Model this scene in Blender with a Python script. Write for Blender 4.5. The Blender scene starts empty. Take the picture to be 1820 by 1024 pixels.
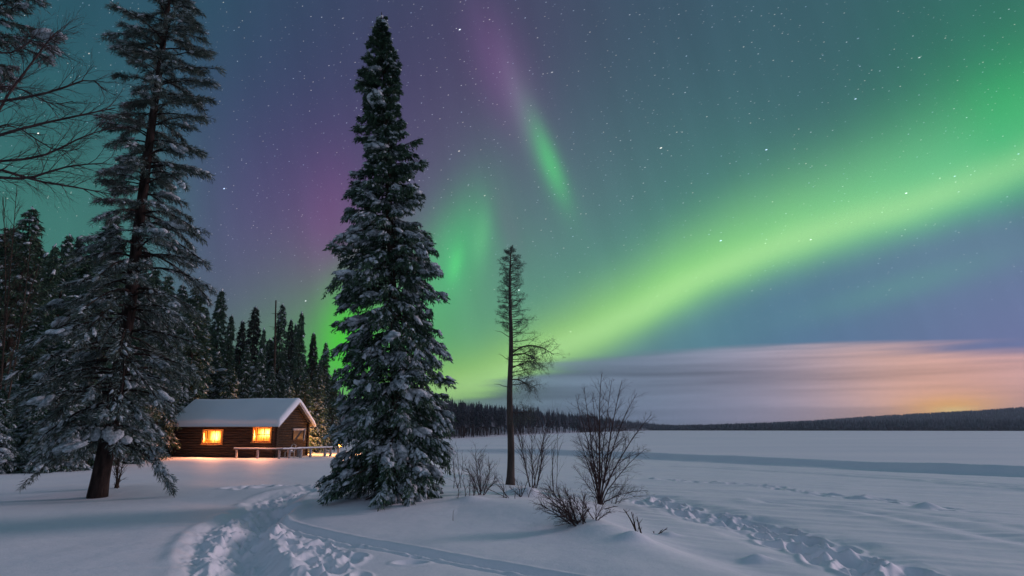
import bpy, math, random
import numpy as np
from mathutils import Vector

# ------------------------------------------------------------------ camera
W0, H0, FPX = 1820.0, 1024.0, 1150.0
PITCH = math.radians(12.26)
CAMZ = 2.3
FWD = np.array([0, math.cos(PITCH), math.sin(PITCH)])
UPV = np.array([0, -math.sin(PITCH), math.cos(PITCH)])
CAM = np.array([0.0, 0.0, CAMZ])
scene = bpy.context.scene
COL = scene.collection
cam_data = bpy.data.cameras.new('camera')
cam_data.sensor_width = 36.0
cam_data.lens = 36.0 * FPX / W0
cam_data.clip_start = 0.1
cam_data.clip_end = 20000
cam = bpy.data.objects.new('camera', cam_data)
COL.objects.link(cam)
cam.location = CAM
cam.rotation_euler = (math.radians(90) + PITCH, 0, 0)
scene.camera = cam
scene.view_settings.view_transform = 'Standard'
scene.view_settings.look = 'None'
scene.view_settings.exposure = 0.0
scene.view_settings.gamma = 1.0
scene.view_settings.use_curve_mapping = False
scene.cycles.use_denoising = True
scene.cycles.max_bounces = 5
scene.cycles.diffuse_bounces = 3
scene.cycles.transparent_max_bounces = 4
scene.cycles.sample_clamp_indirect = 3.0
scene.cycles.use_adaptive_sampling = True

def ray(px, py):
    """direction through a place of the picture, world space"""
    d = FWD * FPX + np.array([1.0, 0, 0]) * (px - W0 / 2) - UPV * (py - H0 / 2)
    return d / np.linalg.norm(d)

def azel(px, py):
    d = ray(px, py)
    return math.atan2(d[0], d[1]), math.asin(d[2])

def at(px, py, Y):
    d = ray(px, py)
    return CAM + d * (Y / d[1])

def lin(c, m=1.0):
    o = []
    for v in c[:3]:
        v = v / 255.0
        o.append((v / 12.92 if v <= 0.04045 else ((v + 0.055) / 1.055) ** 2.4) * m)
    return tuple(o)

# ------------------------------------------------------------------ world: night sky, aurora, low cloud, stars
world = bpy.data.worlds.new("World")
scene.world = world
world.use_nodes = True
world.cycles.sampling_method = 'MANUAL'
world.cycles.sample_map_resolution = 512
NT = world.node_tree
NT.nodes.clear()

def node(t, **kw):
    n = NT.nodes.new(t)
    for k, v in kw.items():
        setattr(n, k, v)
    return n

def plug(sock, v):
    if isinstance(v, bpy.types.NodeSocket):
        NT.links.new(v, sock)
    else:
        sock.default_value = v

def M(op, a, b=None, c=None, clamp=False):
    n = node('ShaderNodeMath', operation=op, use_clamp=clamp)
    plug(n.inputs[0], a)
    if b is not None: plug(n.inputs[1], b)
    if c is not None: plug(n.inputs[2], c)
    return n.outputs[0]

def VM(op, a, b=None, c=None):
    n = node('ShaderNodeVectorMath', operation=op)
    plug(n.inputs[0], a)
    if b is not None: plug(n.inputs[1], b)
    if c is not None: plug(n.inputs[2], c)
    return n.outputs['Value'] if op in ('DOT_PRODUCT', 'LENGTH', 'DISTANCE') else n.outputs[0]

def mixc(a, b, f):
    n = node('ShaderNodeMix', data_type='RGBA')
    plug(n.inputs[0], f); plug(n.inputs[6], a); plug(n.inputs[7], b)
    return n.outputs[2]

def rgb(c):
    return tuple(c) + (1.0,)

coord = node('ShaderNodeTexCoord')
DIR = VM('NORMALIZE', coord.outputs['Generated'])
sep = node('ShaderNodeSeparateXYZ'); NT.links.new(DIR, sep.inputs[0])
AZ = M('ARCTAN2', sep.outputs[0], sep.outputs[1])
EL = M('ARCSINE', sep.outputs[2])

# broad colours: soft blend of sample colours spread over the whole dome
SKYPTS = [  # px, py, colour
    (0, 0, (36, 76, 92)), (230, 20, (42, 84, 100)), (450, 40, (44, 76, 98)), (90, 200, (44, 98, 104)),
    (150, 380, (62, 128, 112)), (130, 480, (66, 122, 112)), (430, 250, (58, 76, 110)), (420, 430, (76, 80, 124)), (500, 520, (86, 78, 126)),
    (570, 380, (100, 72, 122)), (600, 250, (78, 64, 110)), (560, 120, (56, 66, 100)), (590, 500, (120, 92, 126)),
    (760, 60, (66, 62, 96)), (780, 190, (86, 70, 110)), (800, 320, (92, 96, 118)), (650, 20, (56, 68, 98)),
    (900, 40, (74, 66, 98)), (1010, 150, (74, 84, 108)), (930, 330, (92, 110, 122)), (1050, 330, (82, 108, 120)),
    (1150, 40, (58, 74, 96)), (1150, 220, (66, 104, 112)), (1300, 100, (60, 94, 108)), (1450, 180, (62, 98, 108)), (1500, 20, (56, 92, 104)),
    (1650, 100, (56, 98, 104)), (1750, 20, (44, 92, 96)), (1810, 130, (30, 140, 90)), (1800, 60, (38, 112, 92)), (1350, 290, (70, 114, 118)),
    (1230, 360, (82, 128, 126)), (1060, 460, (90, 134, 132)), (950, 520, (98, 138, 134)), (850, 560, (92, 156, 130)), (820, 620, (110, 175, 115)),
    (1810, 460, (82, 122, 146)), (1640, 500, (94, 142, 146)), (1450, 540, (86, 126, 148)), (1300, 570, (84, 130, 152)), (1180, 610, (92, 142, 150)),
    (1700, 590, (108, 110, 168)), (1800, 580, (120, 110, 168)), (1500, 600, (84, 108, 156)), (1000, 680, (110, 132, 146)),
    (560, 620, (100, 118, 100)), (640, 620, (66, 190, 50)), (615, 670, (90, 200, 60)),
]
BACK = [  # azimuth, elevation in degrees: unseen dome behind and above the camera, brighter at the back as added fill for the snow
    (0, 62, (58, 92, 112)), (90, 45, (56, 112, 112)), (-90, 40, (62, 96, 116)), (180, 50, (110, 126, 152)), (180, 15, (150, 150, 172)),
    (120, 15, (140, 138, 160)), (-120, 15, (104, 124, 146)), (75, 10, (150, 138, 162)), (-75, 12, (70, 100, 112)), (0, 88, (70, 104, 124)), (0, -30, (60, 66, 76)),
]
acc = None; wsum = None
def addpt(d, c, k):
    global acc, wsum
    src = DIR if acc is None else VM('MULTIPLY_ADD', acc, (1e-9,) * 3, DIR)   # keeps the node chain in sequence (few live values)
    dt = VM('DOT_PRODUCT', src, tuple(d))
    e = M('EXPONENT', M('MULTIPLY_ADD', dt, k, -k))
    if acc is None:
        acc = VM('MULTIPLY', e_vec(e), c); wsum = e
    else:
        n = node('ShaderNodeVectorMath', operation='MULTIPLY_ADD')
        NT.links.new(e, n.inputs[0]); n.inputs[1].default_value = c; NT.links.new(acc, n.inputs[2])
        acc = n.outputs[0]; wsum = M('ADD', wsum, e)
def e_vec(e):
    return e
for px, py, c in SKYPTS:
    addpt(ray(px, py), lin(c), 130.0)
for a, e, c in BACK:
    a = math.radians(a); e = math.radians(e)
    addpt((math.sin(a) * math.cos(e), math.cos(a) * math.cos(e), math.sin(e)), lin(c), 12.0 if abs(a) > 1.2 or e > 1 else 9.0)
dv = node('ShaderNodeVectorMath', operation='DIVIDE')
NT.links.new(acc, dv.inputs[0]); NT.links.new(wsum, dv.inputs[1])
SKY = dv.outputs[0]

def curve(xs_ys, x, lo, hi):
    """float curve through (x, y) pairs in radians; x mapped lo..hi"""
    n = node('ShaderNodeFloatCurve')
    cm = n.mapping; cv = cm.curves[0]
    ymin = min(p[1] for p in xs_ys) - 0.05; ymax = max(p[1] for p in xs_ys) + 0.05
    pts = [((p[0] - lo) / (hi - lo), (p[1] - ymin) / (ymax - ymin)) for p in sorted(xs_ys)]
    cv.points[0].location = pts[0]; cv.points[1].location = pts[-1]
    for p in pts[1:-1]:
        cv.points.new(*p)
    cm.update()
    plug(n.inputs['Value'], M('MULTIPLY_ADD', x, 1 / (hi - lo), -lo / (hi - lo), clamp=True))
    return M('MULTIPLY_ADD', n.outputs[0], ymax - ymin, ymin)

def ramp(x, stops):
    n = node('ShaderNodeValToRGB')
    el = n.color_ramp.elements
    el[0].position, el[0].color = stops[0][0], rgb(stops[0][1])
    el[1].position, el[1].color = stops[-1][0], rgb(stops[-1][1])
    for p, c in stops[1:-1]:
        e = el.new(p); e.color = rgb(c)
    plug(n.inputs[0], x)
    return n.outputs[0]

wob = node('ShaderNodeTexNoise', noise_dimensions='3D')
plug(wob.inputs['Vector'], DIR); wob.inputs['Scale'].default_value = 5.0; wob.inputs['Detail'].default_value = 2.0
WOB = M('SUBTRACT', wob.outputs[0], 0.5)

def blob(sky, p0, p1, wpx, col, amt, hard=2.0):
    """soft elongated patch from p0 to p1 (both places in the sky), half width wpx"""
    a0, e0 = azel(*p0); a1, e1 = azel(*p1)
    cx, cy = (a0 + a1) / 2, (e0 + e1) / 2
    L = math.hypot(a1 - a0, e1 - e0) / 2; ux, uy = (a1 - a0) / (2 * L), (e1 - e0) / (2 * L)
    w = wpx / FPX
    tiny = VM('DOT_PRODUCT', sky, (1e-9,) * 3)
    x = M('SUBTRACT', M('ADD', AZ, tiny), cx); y = M('SUBTRACT', M('ADD', EL, tiny), cy)
    u = M('ADD', M('MULTIPLY', x, ux / L), M('MULTIPLY', y, uy / L))
    v = M('ADD', M('MULTIPLY', x, -uy / w), M('MULTIPLY', y, ux / w))
    q = M('ADD', M('MULTIPLY', u, u), M('MULTIPLY', v, v))
    g = M('MULTIPLY', M('EXPONENT', M('MULTIPLY', q, -1.0)), amt)
    return mixc(sky, rgb(lin(col)), g)

# tall violet and green rays
SKY = blob(SKY, (850, 10), (945, 250), 50, (124, 86, 140), .46)
SKY = blob(SKY, (895, 110), (960, 270), 20, (136, 108, 156), .32)
SKY = blob(SKY, (955, 232), (1002, 350), 16, (92, 204, 126), .75)
SKY = blob(SKY, (925, 170), (1010, 380), 26, (90, 170, 130), .35)
SKY = blob(SKY, (850, 350), (765, 560), 52, (80, 194, 124), .66)
SKY = blob(SKY, (816, 440), (803, 500), 12, (96, 226, 132), .5)
SKY = blob(SKY, (860, 380), (850, 470), 16, (110, 205, 140), .4)
SKY = blob(SKY, (885, 330), (925, 480), 20, (104, 116, 130), .4)
SKY = blob(SKY, (600, 300), (580, 530), 55, (126, 78, 132), .45)
SKY = blob(SKY, (625, 520), (610, 700), 48, (74, 210, 40), .9)
SKY = blob(SKY, (1830, 110), (1790, 280), 70, (24, 158, 84), .6)

# fine upright rays
rv = node('ShaderNodeCombineXYZ'); tiny = VM('DOT_PRODUCT', SKY, (1e-9,) * 3)
plug(rv.inputs[0], M('MULTIPLY', M('ADD', M('ADD', AZ, tiny), M('MULTIPLY', EL, .25)), 26.0)); plug(rv.inputs[1], M('MULTIPLY', EL, 2.2))
rn_ = node('ShaderNodeTexNoise'); NT.links.new(rv.outputs[0], rn_.inputs['Vector']); rn_.inputs['Scale'].default_value = 1.0; rn_.inputs['Detail'].default_value = 3.0
rs_ = node('ShaderNodeVectorMath', operation='SCALE'); NT.links.new(SKY, rs_.inputs[0]); plug(rs_.inputs['Scale'], M('MULTIPLY_ADD', rn_.outputs[0], .20, .90))
SKY = rs_.outputs[0]

# the great arc: brightest along a curve, crisp below, fading slowly above
arc_px = [(400, 790), (610, 745), (800, 690), (900, 655), (1000, 610), (1100, 568), (1250, 492), (1400, 432), (1550, 386), (1700, 332), (1820, 285)]
arc = [azel(*p) for p in arc_px]
ALO, AHI = -1.0, 1.2
arc = [(ALO, arc[0][1] - .15)] + arc + [(AHI, arc[-1][1] + .25)]
tiny = VM('DOT_PRODUCT', SKY, (1e-9,) * 3)
AZS = M('ADD', AZ, tiny); ELS = M('ADD', EL, tiny)
AE = curve(arc, AZS, ALO, AHI)
tAZ = M('MULTIPLY_ADD', AZS, 1 / 2.2, 1.0 / 2.2, clamp=True)   # -1..1.2 -> 0..1
def tz(px, py=500): return (azel(px, py)[0] + 1) / 2.2
D = M('SUBTRACT', ELS, AE)
D = M('ADD', D, M('MULTIPLY', WOB, 0.03))
up_s = node('ShaderNodeMapRange'); plug(up_s.inputs[0], tAZ); up_s.inputs[1].default_value = tz(850); up_s.inputs[2].default_value = tz(1800)
up_s.inputs[3].default_value = 0.050; up_s.inputs[4].default_value = 0.094
below = M('LESS_THAN', D, 0.0)
lo_s = 0.040
s = M('ADD', M('MULTIPLY', below, lo_s), M('MULTIPLY', M('SUBTRACT', 1.0, below), up_s.outputs[0]))
q = M('DIVIDE', D, s)
prof = M('EXPONENT', M('MULTIPLY', M('MULTIPLY', q, q), -1.0))
fade = ramp(tAZ, [(0.0, (0, 0, 0)), (tz(560), (.1, .1, .1)), (tz(800), (.75, .75, .75)), (tz(1000), (.95, .95, .95)), (tz(1700), (.95, .95, .95)), (tz(1830), (.8, .8, .8)), (1, (0, 0, 0))])
acol = ramp(tAZ, [(tz(780), lin((166, 214, 92))), (tz(1000), lin((156, 214, 118))), (tz(1200), lin((152, 228, 128))), (tz(1450), lin((136, 218, 140))), (tz(1700), lin((112, 208, 142))), (tz(1820), lin((92, 204, 136)))])
q3 = M('DIVIDE', D, 0.14)
wide = M('MULTIPLY', M('EXPONENT', M('MULTIPLY', M('MULTIPLY', q3, q3), -1.0)), M('GREATER_THAN', D, -0.02))
wide = M('MULTIPLY', M('MULTIPLY', wide, fade), 0.2)
SKY = mixc(SKY, rgb(lin((72, 196, 118))), M('MULTIPLY', M('MULTIPLY', wide, 1.0), M('SUBTRACT', 1.0, below)))
SKY = mixc(SKY, acol, M('MULTIPLY', M('MULTIPLY', prof, fade), .92))
q2 = M('DIVIDE', D, 0.022)
core = M('EXPONENT', M('MULTIPLY', M('MULTIPLY', q2, q2), -1.0))
SKY = mixc(SKY, rgb(lin((190, 240, 168))), M('MULTIPLY', M('MULTIPLY', core, fade), .42))
# faint second arc below it
SKY = blob(SKY, (1420, 560), (1830, 440), 24, (98, 156, 146), .45)

# low cloud deck along the horizon
top_px = [(0, 640), (600, 700), (800, 692), (900, 668), (1000, 640), (1100, 626), (1200, 618), (1500, 610), (1820, 614)]
top = [azel(*p) for p in top_px]
tiny = VM('DOT_PRODUCT', SKY, (1e-9,) * 3)
AZS = M('ADD', AZ, tiny); ELS = M('ADD', EL, tiny)
TOPE = curve([(-3.2, .12)] + top + [(3.2, .1)], AZS, -3.3, 3.3)
mp = node('ShaderNodeCombineXYZ'); plug(mp.inputs[0], M('MULTIPLY', AZS, 2.2)); plug(mp.inputs[1], M('MULTIPLY', ELS, 46.0)); mp.inputs[2].default_value = 3.7
st = node('ShaderNodeTexNoise'); NT.links.new(mp.outputs[0], st.inputs['Vector']); st.inputs['Scale'].default_value = 1.0; st.inputs['Detail'].default_value = 4.0; st.inputs['Roughness'].default_value = .45
STREAK = M('SUBTRACT', st.outputs[0], 0.5)
cd = M('SUBTRACT', TOPE, ELS)
cd = M('ADD', cd, M('MULTIPLY', STREAK, 0.075))
cmask = node('ShaderNodeMapRange', interpolation_type='SMOOTHSTEP'); plug(cmask.inputs[0], cd); cmask.inputs[1].default_value = -0.008; cmask.inputs[2].default_value = 0.022
CM = cmask.outputs[0]
camt = ramp(tAZ, [(0.0, (.5, .5, .5)), (tz(620, 680), (.15, .15, .15)), (tz(800, 700), (.6, .6, .6)), (tz(880, 680), (.9, .9, .9)), (tz(1100, 680), (.95, .95, .95)), (1.0, (.95, .95, .95))])
CLOUDPTS = [(820, 705, (112, 138, 130)), (820, 735, (98, 118, 130)), (1000, 650, (110, 130, 144)), (1000, 720, (92, 112, 136)), (1150, 640, (124, 138, 156)), (1180, 740, (98, 110, 138)),
    (1150, 690, (108, 122, 146)), (1300, 640, (148, 152, 168)), (1330, 690, (132, 132, 154)), (1330, 740, (120, 118, 148)), (1470, 640, (176, 164, 176)), (1470, 680, (168, 152, 164)), (1480, 730, (160, 138, 156)),
    (1620, 640, (206, 176, 176)), (1620, 680, (226, 180, 158)), (1600, 712, (236, 170, 134)), (1690, 722, (255, 176, 92)), (1740, 690, (232, 170, 142)), (1760, 640, (194, 166, 182)), (1810, 640, (178, 154, 186)), (1810, 700, (220, 156, 136)),
    (500, 700, (80, 100, 110)), (100, 700, (60, 90, 100))]
acc = VM('MULTIPLY', SKY, (1e-9,) * 3); wsum = M('MULTIPLY', CM, 1e-6)
for px, py, c in CLOUDPTS:
    addpt(ray(px, py), lin(c), 200.0)
for a, c in ((180, (140, 140, 160)), (90, (150, 130, 160)), (-90, (70, 95, 105))):
    a = math.radians(a)
    addpt((math.sin(a), math.cos(a), .05), lin(c), 15.0)
dv2 = node('ShaderNodeVectorMath', operation='DIVIDE'); NT.links.new(acc, dv2.inputs[0]); NT.links.new(wsum, dv2.inputs[1])
CLOUD = VM('MULTIPLY', dv2.outputs[0], (1, 1, 1))
sv = node('ShaderNodeVectorMath', operation='SCALE'); NT.links.new(CLOUD, sv.inputs[0]); plug(sv.inputs['Scale'], M('MULTIPLY_ADD', STREAK, 2.0, 1.0))
SKY = mixc(SKY, sv.outputs[0], M('MULTIPLY', CM, camt))
SKY = blob(SKY, (1560, 728), (1800, 722), 40, (250, 176, 120), .36)
SKY = blob(SKY, (1610, 729), (1770, 724), 17, (255, 186, 80), .95)
SKY = blob(SKY, (1660, 730), (1730, 728), 5, (255, 218, 130), .8)

# stars: two sizes, drawn out a little by the turning sky
def star_layer(scale, rad, gain, off, pw):
    # coordinates squeezed along the drift direction so that each star is a short dash
    drift = Vector((0.93, -0.30, 0.22)).normalized()
    dirs = VM('MULTIPLY_ADD', SKY, (1e-9,) * 3, DIR)
    dd = VM('DOT_PRODUCT', dirs, tuple(drift))
    # squeeze grows to the right side of the dome
    sq = M('MULTIPLY', M('MULTIPLY_ADD', AZ, 0.9, 0.25, clamp=True), -0.55)
    n = node('ShaderNodeVectorMath', operation='SCALE'); n.inputs[0].default_value = tuple(drift); plug(n.inputs['Scale'], M('MULTIPLY', dd, -0.6))
    v = VM('ADD', dirs, n.outputs[0])
    v = VM('ADD', v, (off, off * .31, -off))
    vo = node('ShaderNodeTexVoronoi', feature='F1'); NT.links.new(v, vo.inputs['Vector']); vo.inputs['Scale'].default_value = scale
    d = M('DIVIDE', vo.outputs['Distance'], rad)
    b = M('MAXIMUM', M('SUBTRACT', 1.0, d), 0.0)
    b = M('MULTIPLY', b, M('POWER', b, .5))
    cs = node('ShaderNodeSeparateColor'); NT.links.new(vo.outputs['Color'], cs.inputs[0])
    br = M('MULTIPLY', M('POWER', cs.outputs[0], pw), gain)
    tint = mixc(rgb((.5, .68, 1.0)), rgb((1.0, .92, .8)), cs.outputs[1])
    sc = node('ShaderNodeVectorMath', operation='SCALE'); NT.links.new(tint, sc.inputs[0]); plug(sc.inputs['Scale'], M('MULTIPLY', b, br))
    return sc.outputs[0]
S1 = star_layer(290.0, 0.19, 1.25, 3.1, 3.6)
SKY0 = SKY
SKY = VM('MULTIPLY_ADD', S1, (1e-6,) * 3, SKY)
S2 = star_layer(64.0, 0.064, 6.0, 7.7, 7.0)
ST = VM('ADD', S1, S2)
vis = node('ShaderNodeMapRange'); plug(vis.inputs[0], EL); vis.inputs[1].default_value = .10; vis.inputs[2].default_value = .26
ssc = node('ShaderNodeVectorMath', operation='SCALE'); NT.links.new(ST, ssc.inputs[0]); plug(ssc.inputs['Scale'], vis.outputs[0])
SKY = VM('ADD', SKY, ssc.outputs[0])
bg = node('ShaderNodeBackground'); NT.links.new(SKY, bg.inputs['Color']); bg.inputs['Strength'].default_value = 1.0
wo = node('ShaderNodeOutputWorld'); NT.links.new(bg.outputs[0], wo.inputs['Surface'])

# ------------------------------------------------------------------ the one sun lamp: low soft glow-side light
SUN_AZ, SUN_EL = math.radians(66), math.radians(17)
sun_data = bpy.data.lights.new('low_light', 'SUN')
sun_data.energy = 1.35
sun_data.angle = math.radians(13)
sun_data.color = (1.0, 0.73, 0.84)
sun = bpy.data.objects.new('low_light', sun_data)
COL.objects.link(sun)
sd = Vector((math.sin(SUN_AZ) * math.cos(SUN_EL), math.cos(SUN_AZ) * math.cos(SUN_EL), math.sin(SUN_EL)))
sun.rotation_euler = (-sd).to_track_quat('-Z', 'Y').to_euler()
sun.location = (30, 10, 30)

# ------------------------------------------------------------------ helpers
rng = np.random.default_rng(7)

def tag(o, label=None, cat=None, group=None, kind=None):
    if label: o['label'] = label
    if cat: o['category'] = cat
    if group: o['group'] = group
    if kind: o['kind'] = kind
    return o

def empty(name, loc):
    o = bpy.data.objects.new(name, None)
    o.empty_display_size = 0.2
    o.location = tuple(float(v) for v in loc)
    COL.objects.link(o)
    return o

class MB:
    """collects numpy batches of geometry for ONE mesh object"""
    def __init__(self):
        self.v = []; self.f3 = []; self.f4 = []; self.n = 0; self.m3 = []; self.m4 = []
    def add(self, v, f3=None, f4=None, mat=0):
        v = np.asarray(v, dtype=np.float64).reshape(-1, 3)
        if f3 is not None and len(f3):
            f3 = np.asarray(f3, dtype=np.int64).reshape(-1, 3)
            self.f3.append(f3 + self.n); self.m3.append(np.full(len(f3), mat))
        if f4 is not None and len(f4):
            f4 = np.asarray(f4, dtype=np.int64).reshape(-1, 4)
            self.f4.append(f4 + self.n); self.m4.append(np.full(len(f4), mat))
        self.v.append(v); self.n += len(v)
        return self
    def build(self, name, mats, parent=None, smooth=True, loc=None):
        V = np.concatenate(self.v) if self.v else np.zeros((0, 3))
        F3 = np.concatenate(self.f3) if self.f3 else np.zeros((0, 3), int)
        F4 = np.concatenate(self.f4) if self.f4 else np.zeros((0, 4), int)
        me = bpy.data.meshes.new(name)
        me.vertices.add(len(V)); me.vertices.foreach_set('co', V.astype(np.float32).ravel())
        nl = F3.size + F4.size
        me.loops.add(nl)
        me.loops.foreach_set('vertex_index', np.concatenate([F3.ravel(), F4.ravel()]).astype(np.int32))
        me.polygons.add(len(F3) + len(F4))
        st = np.concatenate([np.arange(len(F3)) * 3, len(F3) * 3 + np.arange(len(F4)) * 4]).astype(np.int32)
        me.polygons.foreach_set('loop_start', st)
        me.polygons.foreach_set('material_index', np.concatenate(self.m3 + self.m4).astype(np.int32))
        me.polygons.foreach_set('use_smooth', np.full(len(st), smooth, dtype=bool))
        if not isinstance(mats, (list, tuple)): mats = [mats]
        for m in mats: me.materials.append(m)
        me.update(calc_edges=True)
        o = bpy.data.objects.new(name, me)
        COL.objects.link(o)
        if parent is not None: o.parent = parent
        if loc is not None: o.location = tuple(float(v) for v in loc)
        return o

def box(mb, x0, x1, y0, y1, z0, z1, mat=0, M3=None, o=(0, 0, 0)):
    v = np.array([(x, y, z) for z in (z0, z1) for y in (y0, y1) for x in (x0, x1)], float)
    if M3 is not None: v = v @ np.asarray(M3).T
    v = v + np.asarray(o)
    f = [(0, 2, 3, 1), (4, 5, 7, 6), (0, 1, 5, 4), (2, 6, 7, 3), (0, 4, 6, 2), (1, 3, 7, 5)]
    return mb.add(v, f4=f, mat=mat)

def norm(a):
    return a / np.maximum(np.linalg.norm(a, axis=-1, keepdims=True), 1e-9)

def tubes(mb, paths, radii, sides=5, mat=0, cap=True):
    """paths (n,m,3), radii (n,m)"""
    paths = np.asarray(paths, float); radii = np.asarray(radii, float)
    if paths.ndim == 2: paths = paths[None]; radii = radii[None]
    n, m, _ = paths.shape
    t = norm(np.gradient(paths, axis=1))
    ref = np.where(np.abs(t[:, :1, 2:3]) > 0.8, np.array([1.0, 0.13, 0]), np.array([0.05, 0.02, 1.0]))
    ref = np.repeat(ref, m, axis=1)
    a = norm(np.cross(t, ref)); b = np.cross(t, a)
    ang = np.arange(sides) * 2 * math.pi / sides
    V = paths[:, :, None, :] + radii[:, :, None, None] * (a[:, :, None, :] * np.cos(ang)[None, None, :, None] + b[:, :, None, :] * np.sin(ang)[None, None, :, None])
    i = np.arange(m - 1)[:, None] * sides; k = np.arange(sides)[None, :]; k2 = (k + 1) % sides
    q = np.stack([i + k, i + k2, i + sides + k2, i + sides + k], axis=-1).reshape(-1, 4)
    Q = (q[None] + (np.arange(n) * m * sides)[:, None, None]).reshape(-1, 4)
    return mb.add(V.reshape(-1, 3), f4=Q, mat=mat)

def blades(mb, P, D, L, Wd, r, mat=0):
    """kite-shaped twiglets"""
    D = norm(D); n = len(P)
    S = norm(np.cross(D, r.normal(size=(n, 3))))
    L = np.broadcast_to(L, (n,))[:, None]; Wd = np.broadcast_to(Wd, (n,))[:, None]
    mid = P + D * L * 0.45
    V = np.stack([P, mid + S * Wd * .5, P + D * L, mid - S * Wd * .5], axis=1)
    f = np.arange(n)[:, None] * 4 + np.arange(4)[None]
    return mb.add(V.reshape(-1, 3), f4=f, mat=mat)

def _ico(sub):
    t = (1 + 5 ** .5) / 2
    v = [(-1, t, 0), (1, t, 0), (-1, -t, 0), (1, -t, 0), (0, -1, t), (0, 1, t), (0, -1, -t), (0, 1, -t), (t, 0, -1), (t, 0, 1), (-t, 0, -1), (-t, 0, 1)]
    f = [(0, 11, 5), (0, 5, 1), (0, 1, 7), (0, 7, 10), (0, 10, 11), (1, 5, 9), (5, 11, 4), (11, 10, 2), (10, 7, 6), (7, 1, 8), (3, 9, 4), (3, 4, 2), (3, 2, 6), (3, 6, 8), (3, 8, 9), (4, 9, 5), (2, 4, 11), (6, 2, 10), (8, 6, 7), (9, 8, 1)]
    v = [tuple(np.array(p) / np.linalg.norm(p)) for p in v]
    for _ in range(sub):
        c = {}; nf = []
        def midp(a, b):
            k = (min(a, b), max(a, b))
            if k not in c:
                p = (np.array(v[a]) + np.array(v[b])); v.append(tuple(p / np.linalg.norm(p))); c[k] = len(v) - 1
            return c[k]
        for a, b, d in f:
            x, y, z = midp(a, b), midp(b, d), midp(d, a)
            nf += [(a, x, z), (b, y, x), (d, z, y), (x, y, z)]
        f = nf
    return np.array(v), np.array(f)
ICO = {0: _ico(0), 1: _ico(1), 2: _ico(2)}

def blobs(mb, C, D, sl, sw, sh, r, jitter=0.18, sub=1, mat=0):
    """lumpy squashed clumps, long axis along D"""
    v, f = ICO[sub]; n = len(C)
    if n == 0: return mb
    D = norm(D); up0 = np.array([0, 0, 1.0])
    S = norm(np.cross(D, up0) + 1e-6); U = np.cross(S, D)
    j = 1 + r.normal(size=(n, len(v), 1)) * jitter
    sl, sw, sh = (np.broadcast_to(x, (n,))[:, None, None] for x in (sl, sw, sh))
    P = v[None] * j
    V = C[:, None, :] + D[:, None, :] * P[..., 0:1] * sl + S[:, None, :] * P[..., 1:2] * sw + U[:, None, :] * P[..., 2:3] * sh
    F = f[None] + (np.arange(n) * len(v))[:, None, None]
    return mb.add(V.reshape(-1, 3), f3=F.reshape(-1, 3), mat=mat)

# value noise
_perm = np.random.default_rng(3).random((256, 256))
def vnoise(x, y):
    xi = np.floor(x).astype(int); yi = np.floor(y).astype(int)
    fx = x - xi; fy = y - yi
    fx = fx * fx * (3 - 2 * fx); fy = fy * fy * (3 - 2 * fy)
    a = _perm[xi & 255, yi & 255]; b = _perm[(xi + 1) & 255, yi & 255]
    c = _perm[xi & 255, (yi + 1) & 255]; d = _perm[(xi + 1) & 255, (yi + 1) & 255]
    return (a * (1 - fx) + b * fx) * (1 - fy) + (c * (1 - fx) + d * fx) * fy - 0.5
def fbm(x, y, o=4, g=0.5):
    s = 0; a = 1.0
    for k in range(o):
        s = s + a * vnoise(x * 2 ** k + 17.3 * k, y * 2 ** k - 9.1 * k); a *= g
    return s
def sstep(a, b, x):
    t = np.clip((x - a) / (b - a), 0, 1)
    return t * t * (3 - 2 * t)

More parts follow.
